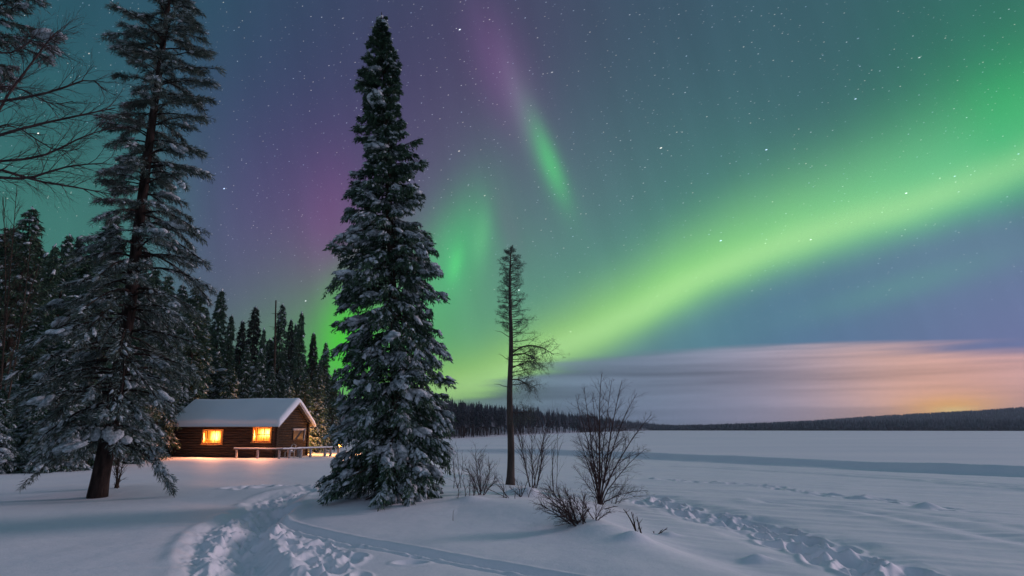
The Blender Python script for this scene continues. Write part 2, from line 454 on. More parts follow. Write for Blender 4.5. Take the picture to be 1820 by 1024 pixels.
# ------------------------------------------------------------------ materials
def pmat(name, base, rough=.8, spec=.3, noise=None, bump=None, c2=None, noise_scale=4.0, detail=3.0, island=0.0, emission=None, stretch=None, obj_coords=True):
    m = bpy.data.materials.new(name); m.use_nodes = True
    nt = m.node_tree; b = nt.nodes['Principled BSDF']
    b.inputs['Roughness'].default_value = rough
    b.inputs['Specular IOR Level'].default_value = spec
    b.inputs['Base Color'].default_value = (*base, 1)
    out = None
    if c2 is not None or bump:
        tc = nt.nodes.new('ShaderNodeTexCoord'); mpn = nt.nodes.new('ShaderNodeMapping')
        nt.links.new(tc.outputs['Object'], mpn.inputs[0])
        if stretch: mpn.inputs['Scale'].default_value = stretch
    if c2 is not None:
        tn = nt.nodes.new('ShaderNodeTexNoise'); tn.inputs['Scale'].default_value = noise_scale; tn.inputs['Detail'].default_value = detail
        nt.links.new(mpn.outputs[0], tn.inputs[0])
        mr = nt.nodes.new('ShaderNodeMapRange'); mr.inputs[1].default_value = .32; mr.inputs[2].default_value = .68
        nt.links.new(tn.outputs[0], mr.inputs[0])
        fac = mr.outputs[0]
        if island:
            ge = nt.nodes.new('ShaderNodeNewGeometry')
            mx = nt.nodes.new('ShaderNodeMath'); mx.operation = 'MULTIPLY_ADD'; mx.use_clamp = True
            sb = nt.nodes.new('ShaderNodeMath'); sb.operation = 'SUBTRACT'; nt.links.new(ge.outputs['Random Per Island'], sb.inputs[0]); sb.inputs[1].default_value = .5
            nt.links.new(sb.outputs[0], mx.inputs[0]); mx.inputs[1].default_value = island; nt.links.new(fac, mx.inputs[2]); fac = mx.outputs[0]
        mi = nt.nodes.new('ShaderNodeMix'); mi.data_type = 'RGBA'
        mi.inputs[6].default_value = (*base, 1); mi.inputs[7].default_value = (*c2, 1)
        nt.links.new(fac, mi.inputs[0]); nt.links.new(mi.outputs[2], b.inputs['Base Color'])
    if bump:
        prev = None
        for sc_, st_, ds_ in bump:
            bn = nt.nodes.new('ShaderNodeTexNoise'); bn.inputs['Scale'].default_value = sc_; bn.inputs['Detail'].default_value = 4
            nt.links.new(mpn.outputs[0], bn.inputs[0])
            bb = nt.nodes.new('ShaderNodeBump'); bb.inputs['Strength'].default_value = st_; bb.inputs['Distance'].default_value = ds_
            nt.links.new(bn.outputs[0], bb.inputs['Height'])
            if prev is not None: nt.links.new(prev, bb.inputs['Normal'])
            prev = bb.outputs[0]
        nt.links.new(prev, b.inputs['Normal'])
    return m

M_snow = pmat('snow', (.78, .82, .88), .65, .25, c2=(.84, .86, .90), noise_scale=.35, bump=[(1.6, .3, .06), (7, .35, .02), (30, .5, .01)])
M_ice = pmat('lake_snow', (.74, .78, .85), .7, .2, c2=(.84, .85, .90), noise_scale=.02, stretch=(1, 3, 1), bump=[(.5, .25, .08)])
M_snowload = pmat('bough_snow', (.24, .30, .32), .85, .1, c2=(.74, .83, .87), noise_scale=9, island=.9, detail=6, bump=[(22, 1.0, .06)])
M_hoar = pmat('frosted_needles', (.07, .115, .10), .8, .15, c2=(.44, .54, .54), noise_scale=2.0, island=1.4)
M_spruce = pmat('spruce_needles', (.020, .052, .034), .7, .25, c2=(.08, .15, .085), noise_scale=1.6, island=.9)
M_pine = pmat('pine_needles', (.042, .070, .060), .7, .2, c2=(.14, .18, .145), noise_scale=1.4, island=.9)
M_darkneedle = pmat('forest_needles', (.012, .022, .018), .8, .2, c2=(.045, .062, .048), noise_scale=.7, island=.8)
M_bark = pmat('bark', (.03, .024, .02), .95, .1, c2=(.085, .06, .045), noise_scale=9, stretch=(1, 1, .22), bump=[(26, 1.0, .03)])
M_redbark = pmat('pine_bark', (.012, .010, .009), .95, .1, c2=(.055, .038, .032), noise_scale=7, stretch=(1, 1, .25), bump=[(22, 1.0, .04)])
M_twig = pmat('twig_bark', (.035, .024, .024), .9, .1, c2=(.10, .065, .06), noise_scale=5)
M_deadbark = pmat('dead_bark', (.05, .042, .036), .95, .1, c2=(.11, .09, .078), noise_scale=6, stretch=(1, 1, .2), bump=[(18, 1.0, .03)])

# ------------------------------------------------------------------ the lie of the land
LAKE = -1.2
def knoll_edge(Y):
    return np.interp(Y, [0, 8, 11.1, 14.5, 20, 25, 32, 45, 70, 100, 200], [7, 4.9, 3.9, 2.5, 1.1, 1.2, -1.5, -6, -13, -22, -60])
def ridge_y(X):
    return np.interp(X, [-60, -9, 5, 16, 30, 37, 60, 120], [135, 99, 90, 79, 61, 47, 20, -40])
def base_h(X, Y):
    e = knoll_edge(Y)
    wdt = 2.2 + 0.05 * np.clip(Y, 0, 80)
    k = sstep(-0.6, wdt, X - e)
    low = -0.62 - 0.35 * sstep(20, 60, Y) - 0.1 * sstep(0, 30, X)
    h = low * k
    h = h + 0.10 * fbm(X * .09 + 3, Y * .09, 3) * (1 + .6 * (1 - k)) + 0.035 * fbm(X * .45, Y * .3, 3)
    # the low mound the spruce and bushes grow on
    cy_ = np.interp(X, [-8, -5, -1.5, 1, 2.6, 5], [22.5, 20.4, 20.6, 18.2, 15.8, 13])
    h = h + .26 * np.exp(-((Y - cy_) / np.where(Y < cy_, 1.9, 3.2)) ** 2) * sstep(-8, -4, X) * sstep(4.5, 1.8, X)
    # drift swell left of the knoll, toward the pine
    h = h + 0.16 * np.exp(-((Y - 25.5) / 2.2) ** 2) * sstep(-1, -8, X) * sstep(-30, -20, X)
    # long sastrugi on the low shore
    h = h + 0.10 * k * fbm(X * .12 + Y * .05, Y * .7 + X * .4, 3) * sstep(60, 30, Y) + .03 * k * fbm(X * .3, Y * 1.5 + X * .9, 3)
    d = Y - ridge_y(X)
    # pushed-up snow bank along the shore; steep toward us
    bank = np.where(d < 0, np.exp(-(d / 1.5) ** 2), np.exp(-(d / 6.0) ** 2))
    h = h + 0.62 * bank * sstep(-30, 12, X) * (1 + .5 * vnoise(X * .15, Y * .15))
    h = h - 0.12 * np.exp(-((d + 4.5) / 2.0) ** 2) * sstep(-20, 8, X)
    lake = sstep(1.0, 9.0, d)
    h = h * (1 - lake) + lake * (-2.2)
    # land stays up on the left behind the cabin
    lw = sstep(-14, -22, X + 0.14 * (Y - 60)) * sstep(60, 75, Y) + sstep(-40, -60, X)
    h = np.where(lw > 0, h * (1 - np.clip(lw, 0, 1)) + np.clip(lw, 0, 1) * (0.1 * fbm(X * .06, Y * .06, 3) + .01 * np.clip(Y - 60, 0, 200)), h)
    return h

def ground(px, py, hf=base_h):
    """where the line of sight through a place of the picture meets the snow"""
    d = ray(px, py); t = 4.0
    tt = np.geomspace(4, 600, 6000)
    P = CAM[None] + d[None] * tt[:, None]
    g = P[:, 2] - hf(P[:, 0], P[:, 1])
    i = np.argmax(g < 0)
    if g[i] >= 0: i = len(tt) - 1
    p = P[i].copy(); p[2] = float(hf(p[0:1], p[1:2])[0])
    return p
def gz(x, y):
    return float(base_h(np.array([float(x)]), np.array([float(y)]))[0])

# tracks: polylines on the ground
def pline(pts):
    return np.array([ground(*p)[:2] for p in pts])
def resample(P, step):
    seg = np.linalg.norm(np.diff(P, axis=0), axis=1); s = np.concatenate([[0], np.cumsum(seg)])
    n = max(2, int(s[-1] / step)); t = np.linspace(0, s[-1], n)
    return np.stack([np.interp(t, s, P[:, 0]), np.interp(t, s, P[:, 1])], 1)
def smoothline(P, it=3):
    for _ in range(it):
        Q = [P[0]]
        for a, b in zip(P[:-1], P[1:]): Q += [a * .75 + b * .25, a * .25 + b * .75]
        P = np.array(Q + [P[-1]])
    return P
def dist_poly(X, Y, P):
    best = np.full(X.shape, 1e9); side = np.zeros(X.shape)
    for a, b in zip(P[:-1], P[1:]):
        ab = b - a; L2 = ab @ ab + 1e-9
        t = np.clip(((X - a[0]) * ab[0] + (Y - a[1]) * ab[1]) / L2, 0, 1)
        dx = X - a[0] - t * ab[0]; dy = Y - a[1] - t * ab[1]
        d = np.hypot(dx, dy); s = np.sign(dx * ab[1] - dy * ab[0])
        m = d < best; best = np.where(m, d, best); side = np.where(m, s, side)
    return best, best * side

T_main = smoothline(pline([(612, 866), (545, 871), (495, 882), (478, 900), (455, 918), (415, 938), (398, 965), (412, 1030), (425, 1100)]), 2)
T_ski = smoothline(pline([(455, 915), (520, 935), (610, 955), (700, 970), (800, 990), (920, 1010), (1060, 1035), (1180, 1060)]), 2)
T_trough = smoothline(pline([(500, 905), (440, 940), (428, 975), (440, 1005), (490, 1045)]), 2)
T_right = smoothline(pline([(1145, 884), (1200, 900), (1290, 922), (1380, 945), (1450, 970), (1540, 1000), (1650, 1040)]), 2)
T_lumps = smoothline(pline([(1150, 850), (1280, 858), (1370, 864), (1480, 882), (1570, 888), (1640, 900), (1700, 906)]), 2)
T_sled = smoothline(pline([(1100, 826), (1300, 832), (1560, 848), (1700, 858), (1900, 875)]), 1)
T_drift = smoothline(pline([(1380, 892), (1520, 905), (1680, 930), (1900, 975)]), 1)
T_upper = smoothline(pline([(430, 868), (520, 862), (600, 868)]), 2)
STAMPS = []
def prints(P, step, wid, r0, depth, seed, n_side=1):
    r = np.random.default_rng(seed); Q = resample(P, step)
    d = np.gradient(Q, axis=0); d = d / (np.linalg.norm(d, axis=1, keepdims=True) + 1e-9)
    for i, (q, t) in enumerate(zip(Q, d)):
        for _ in range(n_side):
            o = (r.random() - .5) * 2 * wid if n_side > 1 else (wid * (1 if i % 2 else -1) + r.normal() * wid * .3)
            c = q + np.array([t[1], -t[0]]) * o + r.normal(size=2) * .05
            a = math.atan2(t[1], t[0]) + r.normal() * .4
            s = r0 * r.uniform(.7, 1.5)
            STAMPS.append((c[0], c[1], s * r.uniform(1.2, 1.9), s * .8, a, depth * r.uniform(.6, 1.3)))
prints(T_right, .42, .8, .27, .19, 11, 2)
prints(T_lumps, .8, .3, .22, -.10, 12, 1)
prints(T_lumps, .55, .35, .18, .08, 14, 1)
prints(T_main, .38, .38, .14, .10, 13, 2)
prints(T_upper, .5, .5, .22, .10, 15, 2)
prints(smoothline(pline([(470, 938), (520, 965), (570, 990), (600, 1030)])), .4, .6, .16, .12, 16, 3)
prints(smoothline(pline([(640, 968), (760, 985), (860, 1005)])), .9, .12, .08, .05, 17, 1)
for px, py, s, dp in ((1648, 902, .35, -.20), (1345, 996, .22, -.14), (1128, 958, .28, -.16), (940, 882, .38, -.30), (918, 878, .3, -.2), (1540, 884, .25, -.12), (1190, 952, .2, -.1),
                      (835, 888, .35, -.1), (730, 1000, .2, .07), (580, 990, .2, .08), (540, 975, .25, .1)):
    g = ground(px, py); STAMPS.append((g[0], g[1], s * 1.3, s, .3, dp))

def detail_h(X, Y):
    out = np.zeros(X.shape)
    near = (Y > 2) & (Y < 60) & (np.abs(X) < 45)
    x = X[near]; y = Y[near]; o = np.zeros(x.shape)
    def local(P, R):
        return (x > P[:, 0].min() - R) & (x < P[:, 0].max() + R) & (y > P[:, 1].min() - R) & (y < P[:, 1].max() + R)
    m = local(T_main, 3); d, s = dist_poly(x[m], y[m], T_main)
    churn = 1 - sstep(.4, .95, d)
    big = sstep(24, 17, y[m])
    o[m] += churn * (-.09 + (.06 + .06 * big) * fbm(x[m] * 3.4 + y[m] * .9, y[m] * 2.2, 5, .6)) + .06 * np.exp(-((d - .95) / .16) ** 2) * (.6 + 1.2 * vnoise(x[m] * 1.5, y[m] * 1.5))
    m = local(T_trough, 3); d, s = dist_poly(x[m], y[m], T_trough)
    o[m] += -.20 * np.exp(-(d / .36) ** 2) + .08 * np.exp(-((d - .62) / .18) ** 2)
    # churned snow to the right of the trough
    cz = ground(520, 985)[:2]; dd = np.hypot((x - cz[0]) / 1.15, (y - cz[1]) / 2.4)
    o += (1 - sstep(.6, 1.2, dd)) * (-.05 + .10 * fbm(x * 3.2 + 9 - y * .9, y * 2.0, 5, .6))
    m = local(T_ski, 2); d, s = dist_poly(x[m], y[m], T_ski)
    wig = .04 * vnoise(x[m] * 2, y[m] * 2)
    o[m] += -.13 * np.exp(-((s + .02 + wig) / .13) ** 2) - .07 * np.exp(-((s - .36 + wig) / .09) ** 2) + .045 * np.exp(-((s + .28) / .10) ** 2) - .05 * np.exp(-(s / .5) ** 2) \
            + .05 * np.exp(-((s - .16) / .1) ** 2) * (vnoise(x[m] * 6, y[m] * 6) + .4)
    m = local(T_right, 3); d, s = dist_poly(x[m], y[m], T_right)
    o[m] += (1 - sstep(.4, 2.0, d)) * (-.14 + .17 * fbm(x[m] * 1.0, y[m] * .9, 4, .5))
    m = local(T_lumps, 3); d, s = dist_poly(x[m], y[m], T_lumps)
    o[m] += (1 - sstep(.2, 1.0, d)) * (-.05 + .12 * fbm(x[m] * 1.1, y[m] * 1.1, 3, .5))
    for T_, w_, dp_ in ((T_sled, .45, .13), (T_drift, .5, .07)):
        m = local(T_, 3); d, s = dist_poly(x[m], y[m], T_)
        wv = .5 * vnoise(x[m] * .3, y[m] * .3)
        o[m] += -dp_ * np.exp(-((s + wv) / w_) ** 2) + dp_ * .8 * np.exp(-((s - 1.1 + wv) / .5) ** 2) - dp_ * .5 * np.exp(-((s + 1.5 + wv) / .3) ** 2)
    for cx, cy, a, b, th, dp in STAMPS:
        R = 3 * max(a, b)
        m = (np.abs(x - cx) < R) & (np.abs(y - cy) < R)
        if not m.any(): continue
        dx = x[m] - cx; dy = y[m] - cy; c, sn = math.cos(th), math.sin(th)
        u = (dx * c + dy * sn) / a; v = (-dx * sn + dy * c) / b; q = u * u + v * v
        if dp > 0: o[m] += -dp * np.exp(-q * q) + dp * .28 * np.exp(-((np.sqrt(q) - 1.35) / .3) ** 2)
        else: o[m] += -dp * np.exp(-q)
    # wind ripple
    o += .012 * fbm(x * 1.3 + y * .6, y * 3.2 - x * 1.2, 3)
    out[near] = o
    return out
def full_h(X, Y):
    return base_h(X, Y) + detail_h(X, Y)

def polar_sheet(name, mat, rs, azs, hf):
    R, A = np.meshgrid(rs, azs, indexing='ij')
    X = R * np.sin(A); Y = R * np.cos(A); Z = hf(X, Y)
    nr, na = R.shape
    V = np.stack([X, Y, Z], -1).reshape(-1, 3)
    i = np.arange(nr - 1)[:, None] * na; j = np.arange(na - 1)[None]
    F = np.stack([i + j, i + na + j, i + na + j + 1, i + j + 1], -1).reshape(-1, 4)
    mb = MB(); mb.add(V, f4=F)
    o = mb.build(name, mat)
    return tag(o, kind='structure')
az_f = np.radians(np.arange(-46, 46.01, .115))
az_all = np.concatenate([np.radians(np.linspace(-180, -46, 50))[:-1], az_f, np.radians(np.linspace(46, 180, 50))[1:]])
rs = np.concatenate([np.linspace(.02, 8, 24)[:-1], np.geomspace(8, 36, 430)[:-1], np.geomspace(36, 130, 230)[:-1], np.geomspace(130, 4500, 36)])
polar_sheet('snow_ground', M_snow, rs, az_all, full_h)
def lake_h(X, Y):
    return LAKE + .03 * fbm(X * .03, Y * .03, 2) + .0 * X
az_l = np.radians(np.linspace(-70, 100, 500))
polar_sheet('frozen_lake', M_ice, np.concatenate([np.geomspace(35, 400, 160)[:-1], np.geomspace(400, 4700, 50)]), az_l, lake_h)

# ------------------------------------------------------------------ the log cabin
M_log = pmat('old_logs', (.010, .008, .007), .9, .15, c2=(.060, .046, .038), noise_scale=3.0, stretch=(.35, 3, 6), bump=[(20, 1.0, .03)], detail=6)
M_logend = pmat('log_ends', (.10, .07, .045), .9, .1, c2=(.2, .15, .1), noise_scale=12)
M_board = pmat('grey_boards', (.10, .075, .055), .9, .1, c2=(.2, .16, .12), noise_scale=4, stretch=(1, 1, 5), bump=[(25, .7, .01)])
M_casing = pmat('window_wood', (.42, .20, .06), .7, .2, c2=(.6, .32, .10), noise_scale=6)
M_dark = pmat('dark_frame', (.04, .025, .015), .7, .2, c2=(.07, .045, .03), noise_scale=8)
M_post = pmat('weathered_post', (.18, .17, .17), .9, .1, c2=(.42, .43, .46), noise_scale=9, stretch=(1, 1, .3), bump=[(30, .7, .01)])
M_darkpane = pmat('dark_glass', (.01, .012, .015), .5, .2, c2=(.02, .022, .026), noise_scale=3)
M_metal = pmat('pale_metal', (.45, .46, .45), .45, .5, c2=(.6, .6, .58), noise_scale=10)

def lit_pane(name, spot, sx, sz, seed):
    m = bpy.data.materials.new(name); m.use_nodes = True; nt = m.node_tree
    b = nt.nodes['Principled BSDF']; b.inputs['Base Color'].default_value = (.5, .25, .06, 1); b.inputs['Roughness'].default_value = .3
    tc = nt.nodes.new('ShaderNodeTexCoord')
    def mm(op, a, b_=None, c=None):
        n = nt.nodes.new('ShaderNodeMath'); n.operation = op
        for i, v in enumerate((a, b_, c)):
            if v is None: continue
            if isinstance(v, bpy.types.NodeSocket): nt.links.new(v, n.inputs[i])
            else: n.inputs[i].default_value = v
        return n.outputs[0]
    sp = nt.nodes.new('ShaderNodeSeparateXYZ'); nt.links.new(tc.outputs['Object'], sp.inputs[0])
    x = mm('DIVIDE', mm('SUBTRACT', sp.outputs[0], spot[0]), sx); z = mm('DIVIDE', mm('SUBTRACT', sp.outputs[2], spot[1]), sz)
    # the lamplit room behind thin curtains: a bright hanging lamp area and folds
    q = mm('ADD', mm('POWER', mm('ABSOLUTE', x), 3.0), mm('POWER', mm('ABSOLUTE', z), 3.0))
    g = mm('EXPONENT', mm('MULTIPLY', q, -1.0))
    tn = nt.nodes.new('ShaderNodeTexNoise'); tn.inputs['Scale'].default_value = 1.0; tn.inputs['Detail'].default_value = 3
    mp_ = nt.nodes.new('ShaderNodeMapping'); mp_.inputs['Scale'].default_value = (9, 1, 2.2); mp_.inputs['Location'].default_value = (seed, 0, seed)
    nt.links.new(tc.outputs['Object'], mp_.inputs[0]); nt.links.new(mp_.outputs[0], tn.inputs[0])
    f = mm('MULTIPLY_ADD', tn.outputs[0], 1.6, -.35)
    col = nt.nodes.new('ShaderNodeMix'); col.data_type = 'RGBA'; col.inputs[6].default_value = (1.0, .25, .012, 1); col.inputs[7].default_value = (1.0, .50, .12, 1)
    nt.links.new(g, col.inputs[0])
    st_ = mm('MULTIPLY', mm('MULTIPLY_ADD', g, 4.2, .9), mm('MAXIMUM', f, .22))
    nt.links.new(col.outputs[2], b.inputs['Emission Color']); nt.links.new(mm('MULTIPLY', st_, 2.4), b.inputs['Emission Strength'])
    return m

CL, CD_, CH, RIDGE = 9.2, 5.0, 2.78, 4.5
CROT = math.radians(-12)
CA = np.array([-28.3, 56.0, 0.0]); CA[2] = -.02
ca, sa = math.cos(CROT), math.sin(CROT)
def to_local(p):
    d = np.asarray(p) - CA
    return np.array([d[0] * ca + d[1] * sa, -d[0] * sa + d[1] * ca, d[2]])
def on_wall(px, py, axis, val):
    """where the sight line meets the local plane axis=val"""
    a = to_local(CAM); b = to_local(CAM + ray(px, py)) - a
    t = (val - a[axis]) / b[axis]
    return a + b * t
cabin = empty('log_cabin', CA); cabin.rotation_euler = (0, 0, CROT)
tag(cabin, 'dark log cabin with two glowing windows and a thick white roof of snow', 'cabin')
w1a, w1b = on_wall(363, 763, 1, 0), on_wall(396, 789.5, 1, 0)
w2a, w2b = on_wall(452, 759, 1, 0), on_wall(483, 786, 1, 0)
WINS = [(w1a[0], w1b[0], w1b[2], min(w1a[2], CH - .14)), (w2a[0], w2b[0], w2b[2], min(w2a[2], CH - .14))]
LR, LS = .115, .205
def log_run(mb, p0, p1, holes=()):
    """a log from p0 to p1 (horizontal), cut at holes given as (t0, t1) in metres along it"""
    p0 = np.array(p0, float); p1 = np.array(p1, float); L = np.linalg.norm(p1 - p0); d = (p1 - p0) / L
    cuts = [0.0]
    for a, b in sorted(holes): cuts += [a, b]
    cuts.append(L)
    for a, b in zip(cuts[::2], cuts[1::2]):
        if b - a < .03: continue
        n = max(2, int((b - a) / .8) + 1); t = np.linspace(a, b, n)[:, None]
        P = p0 + d * t
        P = P + np.hstack([0 * t, 0 * t, 1 * t * 0]) + rng.normal(size=(n, 3)) * np.array([0, .004, .006])
        tubes(mb, P, np.full(n, LR) * rng.uniform(.93, 1.04), sides=10)
        for e, s in ((P[0], -1), (P[-1], 1)):
            pass
def endcap(mb, c, d, rad):
    d = np.array(d, float); a = norm(np.cross(d, [0, 0, 1.0])); b = np.cross(d, a)
    k = np.arange(10) * 2 * math.pi / 10
    V = np.vstack([[c], c + rad * (np.cos(k)[:, None] * a + np.sin(k)[:, None] * b)])
    mb.add(V, f3=[(0, 1 + i, 1 + (i + 1) % 10) for i in range(10)])
wall = MB()
nrow = int((CH + .3) / LS)
for i in range(nrow):
    z = -.3 + LS * (i + .5)
    holes = [(a + .22, b + .22) for a, b, z0_, z1_ in WINS if z0_ - .09 < z < z1_ + .09]
    log_run(wall, (-.22, 0, z), (CL + .22, 0, z), holes)
    log_run(wall, (-.22, CD_, z), (CL + .22, CD_, z))
    log_run(wall, (0, -.2, z + LS / 2), (0, CD_ + .2, z + LS / 2))
    log_run(wall, (CL, -.2, z + LS / 2), (CL, CD_ + .2, z + LS / 2))
    for x in (-.22, CL + .22):
        endcap(wall, np.array([x, 0, z]), (1, 0, 0), LR); endcap(wall, np.array([x, CD_, z]), (1, 0, 0), LR)
    for y in (-.2, CD_ + .2):
        endcap(wall, np.array([0, y, z + LS / 2]), (0, 1, 0), LR); endcap(wall, np.array([CL, y, z + LS / 2]), (0, 1, 0), LR)
# chinking slabs behind the logs
segs = [0.05] + [v for w in WINS for v in (w[0] - .0, w[1] + .0)] + [CL - .05]
for a, b in zip(segs[::2], segs[1::2]): box(wall, a, b, -.03, .05, -.3, CH)
for a, b, z0_, z1_ in WINS:
    box(wall, a, b, -.03, .05, -.3, z0_); box(wall, a, b, -.03, .05, z1_, CH)
box(wall, .05, CL - .05, CD_ - .05, CD_ + .03, -.3, CH)
box(wall, -.03, .05, .06, CD_ - .06, -.3, CH); box(wall, CL - .05, CL + .03, .06, CD_ - .06, -.3, CH)
wall.build('wall', M_log, cabin)
for x in (0, CL):
    gb = MB()
    n = int((RIDGE - CH) / LS) + 1
    for i in range(n):
        z = CH + LS * (i + .35); hw = (CD_ / 2) * (1 - (z + .03 - CH) / (RIDGE - CH)) + .02
        if hw < .12: continue
        log_run(gb, (x, CD_ / 2 - hw, z), (x, CD_ / 2 + hw, z))
    gb.add([(x - .03, .02, CH), (x - .03, CD_ - .02, CH), (x - .03, CD_ / 2, RIDGE - .04), (x + .03, .02, CH), (x + .03, CD_ - .02, CH), (x + .03, CD_ / 2, RIDGE - .04)], f3=[(0, 2, 1), (3, 4, 5)])
    gb.build('gable', M_log, cabin)
# roof deck, barge boards, snow
OV, OG = .42, .5
slope = (RIDGE - CH) / (CD_ / 2)
rf = MB()
for s in (0, 1):
    y_e = -OV if s == 0 else CD_ + OV; z_e = CH - OV * slope
    a0 = np.array([-OG, y_e, z_e]); 
    V = [(-OG, y_e, z_e + .04), (CL + OG, y_e, z_e + .04), (CL + OG, CD_ / 2, RIDGE + .04), (-OG, CD_ / 2, RIDGE + .04)]
    V = np.array(V); V2 = V + np.array([0, 0, .09])
    rf.add(np.vstack([V, V2]), f4=[(0, 1, 2, 3), (4, 7, 6, 5), (0, 4, 5, 1), (1, 5, 6, 2), (2, 6, 7, 3), (3, 7, 4, 0)])
roof = rf.build('roof', M_board, cabin, smooth=False)
for x in (-OG - .035, CL + OG):
    for s in (0, 1):
        bb = MB(); y_e = -OV if s == 0 else CD_ + OV; z_e = CH - OV * slope
        V = np.array([(x, y_e, z_e - .1), (x, CD_ / 2, RIDGE - .1), (x, CD_ / 2, RIDGE + .12), (x, y_e, z_e + .12)]); V2 = V + np.array([.035, 0, 0])
        bb.add(np.vstack([V, V2]), f4=[(0, 1, 2, 3), (4, 7, 6, 5), (0, 4, 5, 1), (1, 5, 6, 2), (2, 6, 7, 3), (3, 7, 4, 0)])
        bb.build('bargeboard', M_post, roof, smooth=False)
# snow: an arched section swept along the ridge, rounded at every edge
sn = MB(); T_ = .36; nx = 60; npf = 46
xs = np.concatenate([-OG - .12 + .3 * (1 - np.cos(np.linspace(0, math.pi / 2, 8))), np.linspace(-OG + .3, CL + OG - .3, nx)[0:], (CL + OG + .12 - .3 * (1 - np.cos(np.linspace(0, math.pi / 2, 8))))[::-1]])
ys = np.linspace(-OV - .14, CD_ + OV + .14, npf)
yr = (np.sin(np.linspace(-math.pi / 2, math.pi / 2, npf)) * .35 + np.linspace(-1, 1, npf) * .65) * (CD_ / 2 + OV + .14) + CD_ / 2
G = []
for x in xs:
    ex = min(x + OG + .12, CL + OG + .12 - x); fx = math.sqrt(max(0, 1 - max(0, 1 - ex / .3) ** 2))
    row = []
    for y in yr:
        a = abs(y - CD_ / 2); under = CH + slope * (CD_ / 2 - a) + .125
        soft = -.10 * math.exp(-(a / .28) ** 2)
        ey = (CD_ / 2 + OV + .14) - a; fy = math.sqrt(max(0, 1 - max(0, 1 - ey / .32) ** 2))
        t_ = T_ * min(fx, 1) * fy * (1 + .25 * float(vnoise(np.array([x * .7]), np.array([y * .6]))[0]))
        row.append((x, y, under - .05 * (1 - fx * fy) + t_ * math.sqrt(1 + slope ** 2) * .95 + soft * fx * fy))
    G.append(row)
G = np.array(G); U = G.copy()
for i, x in enumerate(xs):
    for j, y in enumerate(yr):
        a = abs(y - CD_ / 2); U[i, j, 2] = CH + slope * (CD_ / 2 - a) + .125 - (.05 if a > CD_ / 2 + OV or x < -OG or x > CL + OG else 0)
na, nb = G.shape[:2]
ii = np.arange(na - 1)[:, None] * nb; jj = np.arange(nb - 1)[None]
F = np.stack([ii + jj, ii + nb + jj, ii + nb + jj + 1, ii + jj + 1], -1).reshape(-1, 4)
sn.add(np.vstack([G.reshape(-1, 3), U.reshape(-1, 3)]), f4=np.vstack([F, F[:, ::-1] + na * nb]))
N0 = na * nb; rim = []
for i in range(na - 1):
    rim.append((i * nb, N0 + i * nb, N0 + (i + 1) * nb, (i + 1) * nb)); rim.append((i * nb + nb - 1, (i + 1) * nb + nb - 1, N0 + (i + 1) * nb + nb - 1, N0 + i * nb + nb - 1))
for j in range(nb - 1):
    rim.append((j, j + 1, N0 + j + 1, N0 + j)); k = (na - 1) * nb; rim.append((k + j, N0 + k + j, N0 + k + j + 1, k + j + 1))
sn.f4.append(np.array(rim)); sn.m4.append(np.zeros(len(rim)))
sn.build('roof_snow', M_snow, roof)
# windows
for k, (a, b, z0_, z1_) in enumerate(WINS):
    c = .5 * (a + b); w = empty('window', (0, 0, 0)); w.parent = cabin
    fr = MB(); t = .13
    box(fr, a - .02, a + t, -.16, .10, z0_, z1_); box(fr, b - t, b + .02, -.16, .10, z0_, z1_)
    box(fr, a + t, b - t, -.155, .10, z1_ - t, z1_); box(fr, a + t, b - t, -.155, .10, z0_, z0_ + t)
    fr.build('frame', M_casing, w, smooth=False)
    sl = MB(); box(sl, a - .08, b + .08, -.24, -.163, z0_ - .06, z0_); sl.build('sill', M_casing, w, smooth=False)
    pm = lit_pane('lamplit_pane', (c + (.16 if k == 0 else .25), .5 * (z0_ + z1_) + (.02 if k == 0 else .1)), .42 if k == 0 else .6, .42 if k == 0 else .34, 3 + 5 * k)
    pn = MB(); box(pn, a + t, b - t, .055, .07, z0_ + t, z1_ - t); pn.build('pane', pm, w, smooth=False)
    wl = bpy.data.lights.new('window_light', 'AREA'); wl.shape = 'RECTANGLE'; wl.size = b - a - .3; wl.size_y = z1_ - z0_ - .3; wl.energy = 480; wl.color = (1.0, .33, .14)
    wo_ = bpy.data.objects.new('window_light', wl); COL.objects.link(wo_); wo_.parent = w; wo_.location = (c, -.02, .5 * (z0_ + z1_)); wo_.rotation_euler = (-math.radians(90 - 18), 0, 0)
    mu = MB()
    A0, B0, Z0_, Z1_ = a + t, b - t, z0_ + t, z1_ - t
    if k == 0:
        box(mu, A0 + .16, A0 + .22, .02, .052, Z0_ + .10, Z1_); box(mu, A0 + .22, B0, .02, .052, Z0_ + .10, Z0_ + .15); box(mu, c + .12, c + .15, .03, .05, Z0_ + .15, Z1_)
    else:
        box(mu, A0 + .12, A0 + .18, .02, .052, Z0_, Z1_); box(mu, c + .06, c + .11, .02, .05, Z0_, Z1_); box(mu, A0 + .18, c + .06, .02, .05, c * 0 + Z0_ + .48 * (Z1_ - Z0_), Z0_ + .48 * (Z1_ - Z0_) + .05)
        box(mu, c + .11, B0, .02, .05, Z0_ + .48 * (Z1_ - Z0_), Z0_ + .48 * (Z1_ - Z0_) + .05)
    mu.build('muntin', M_dark, w, smooth=False)
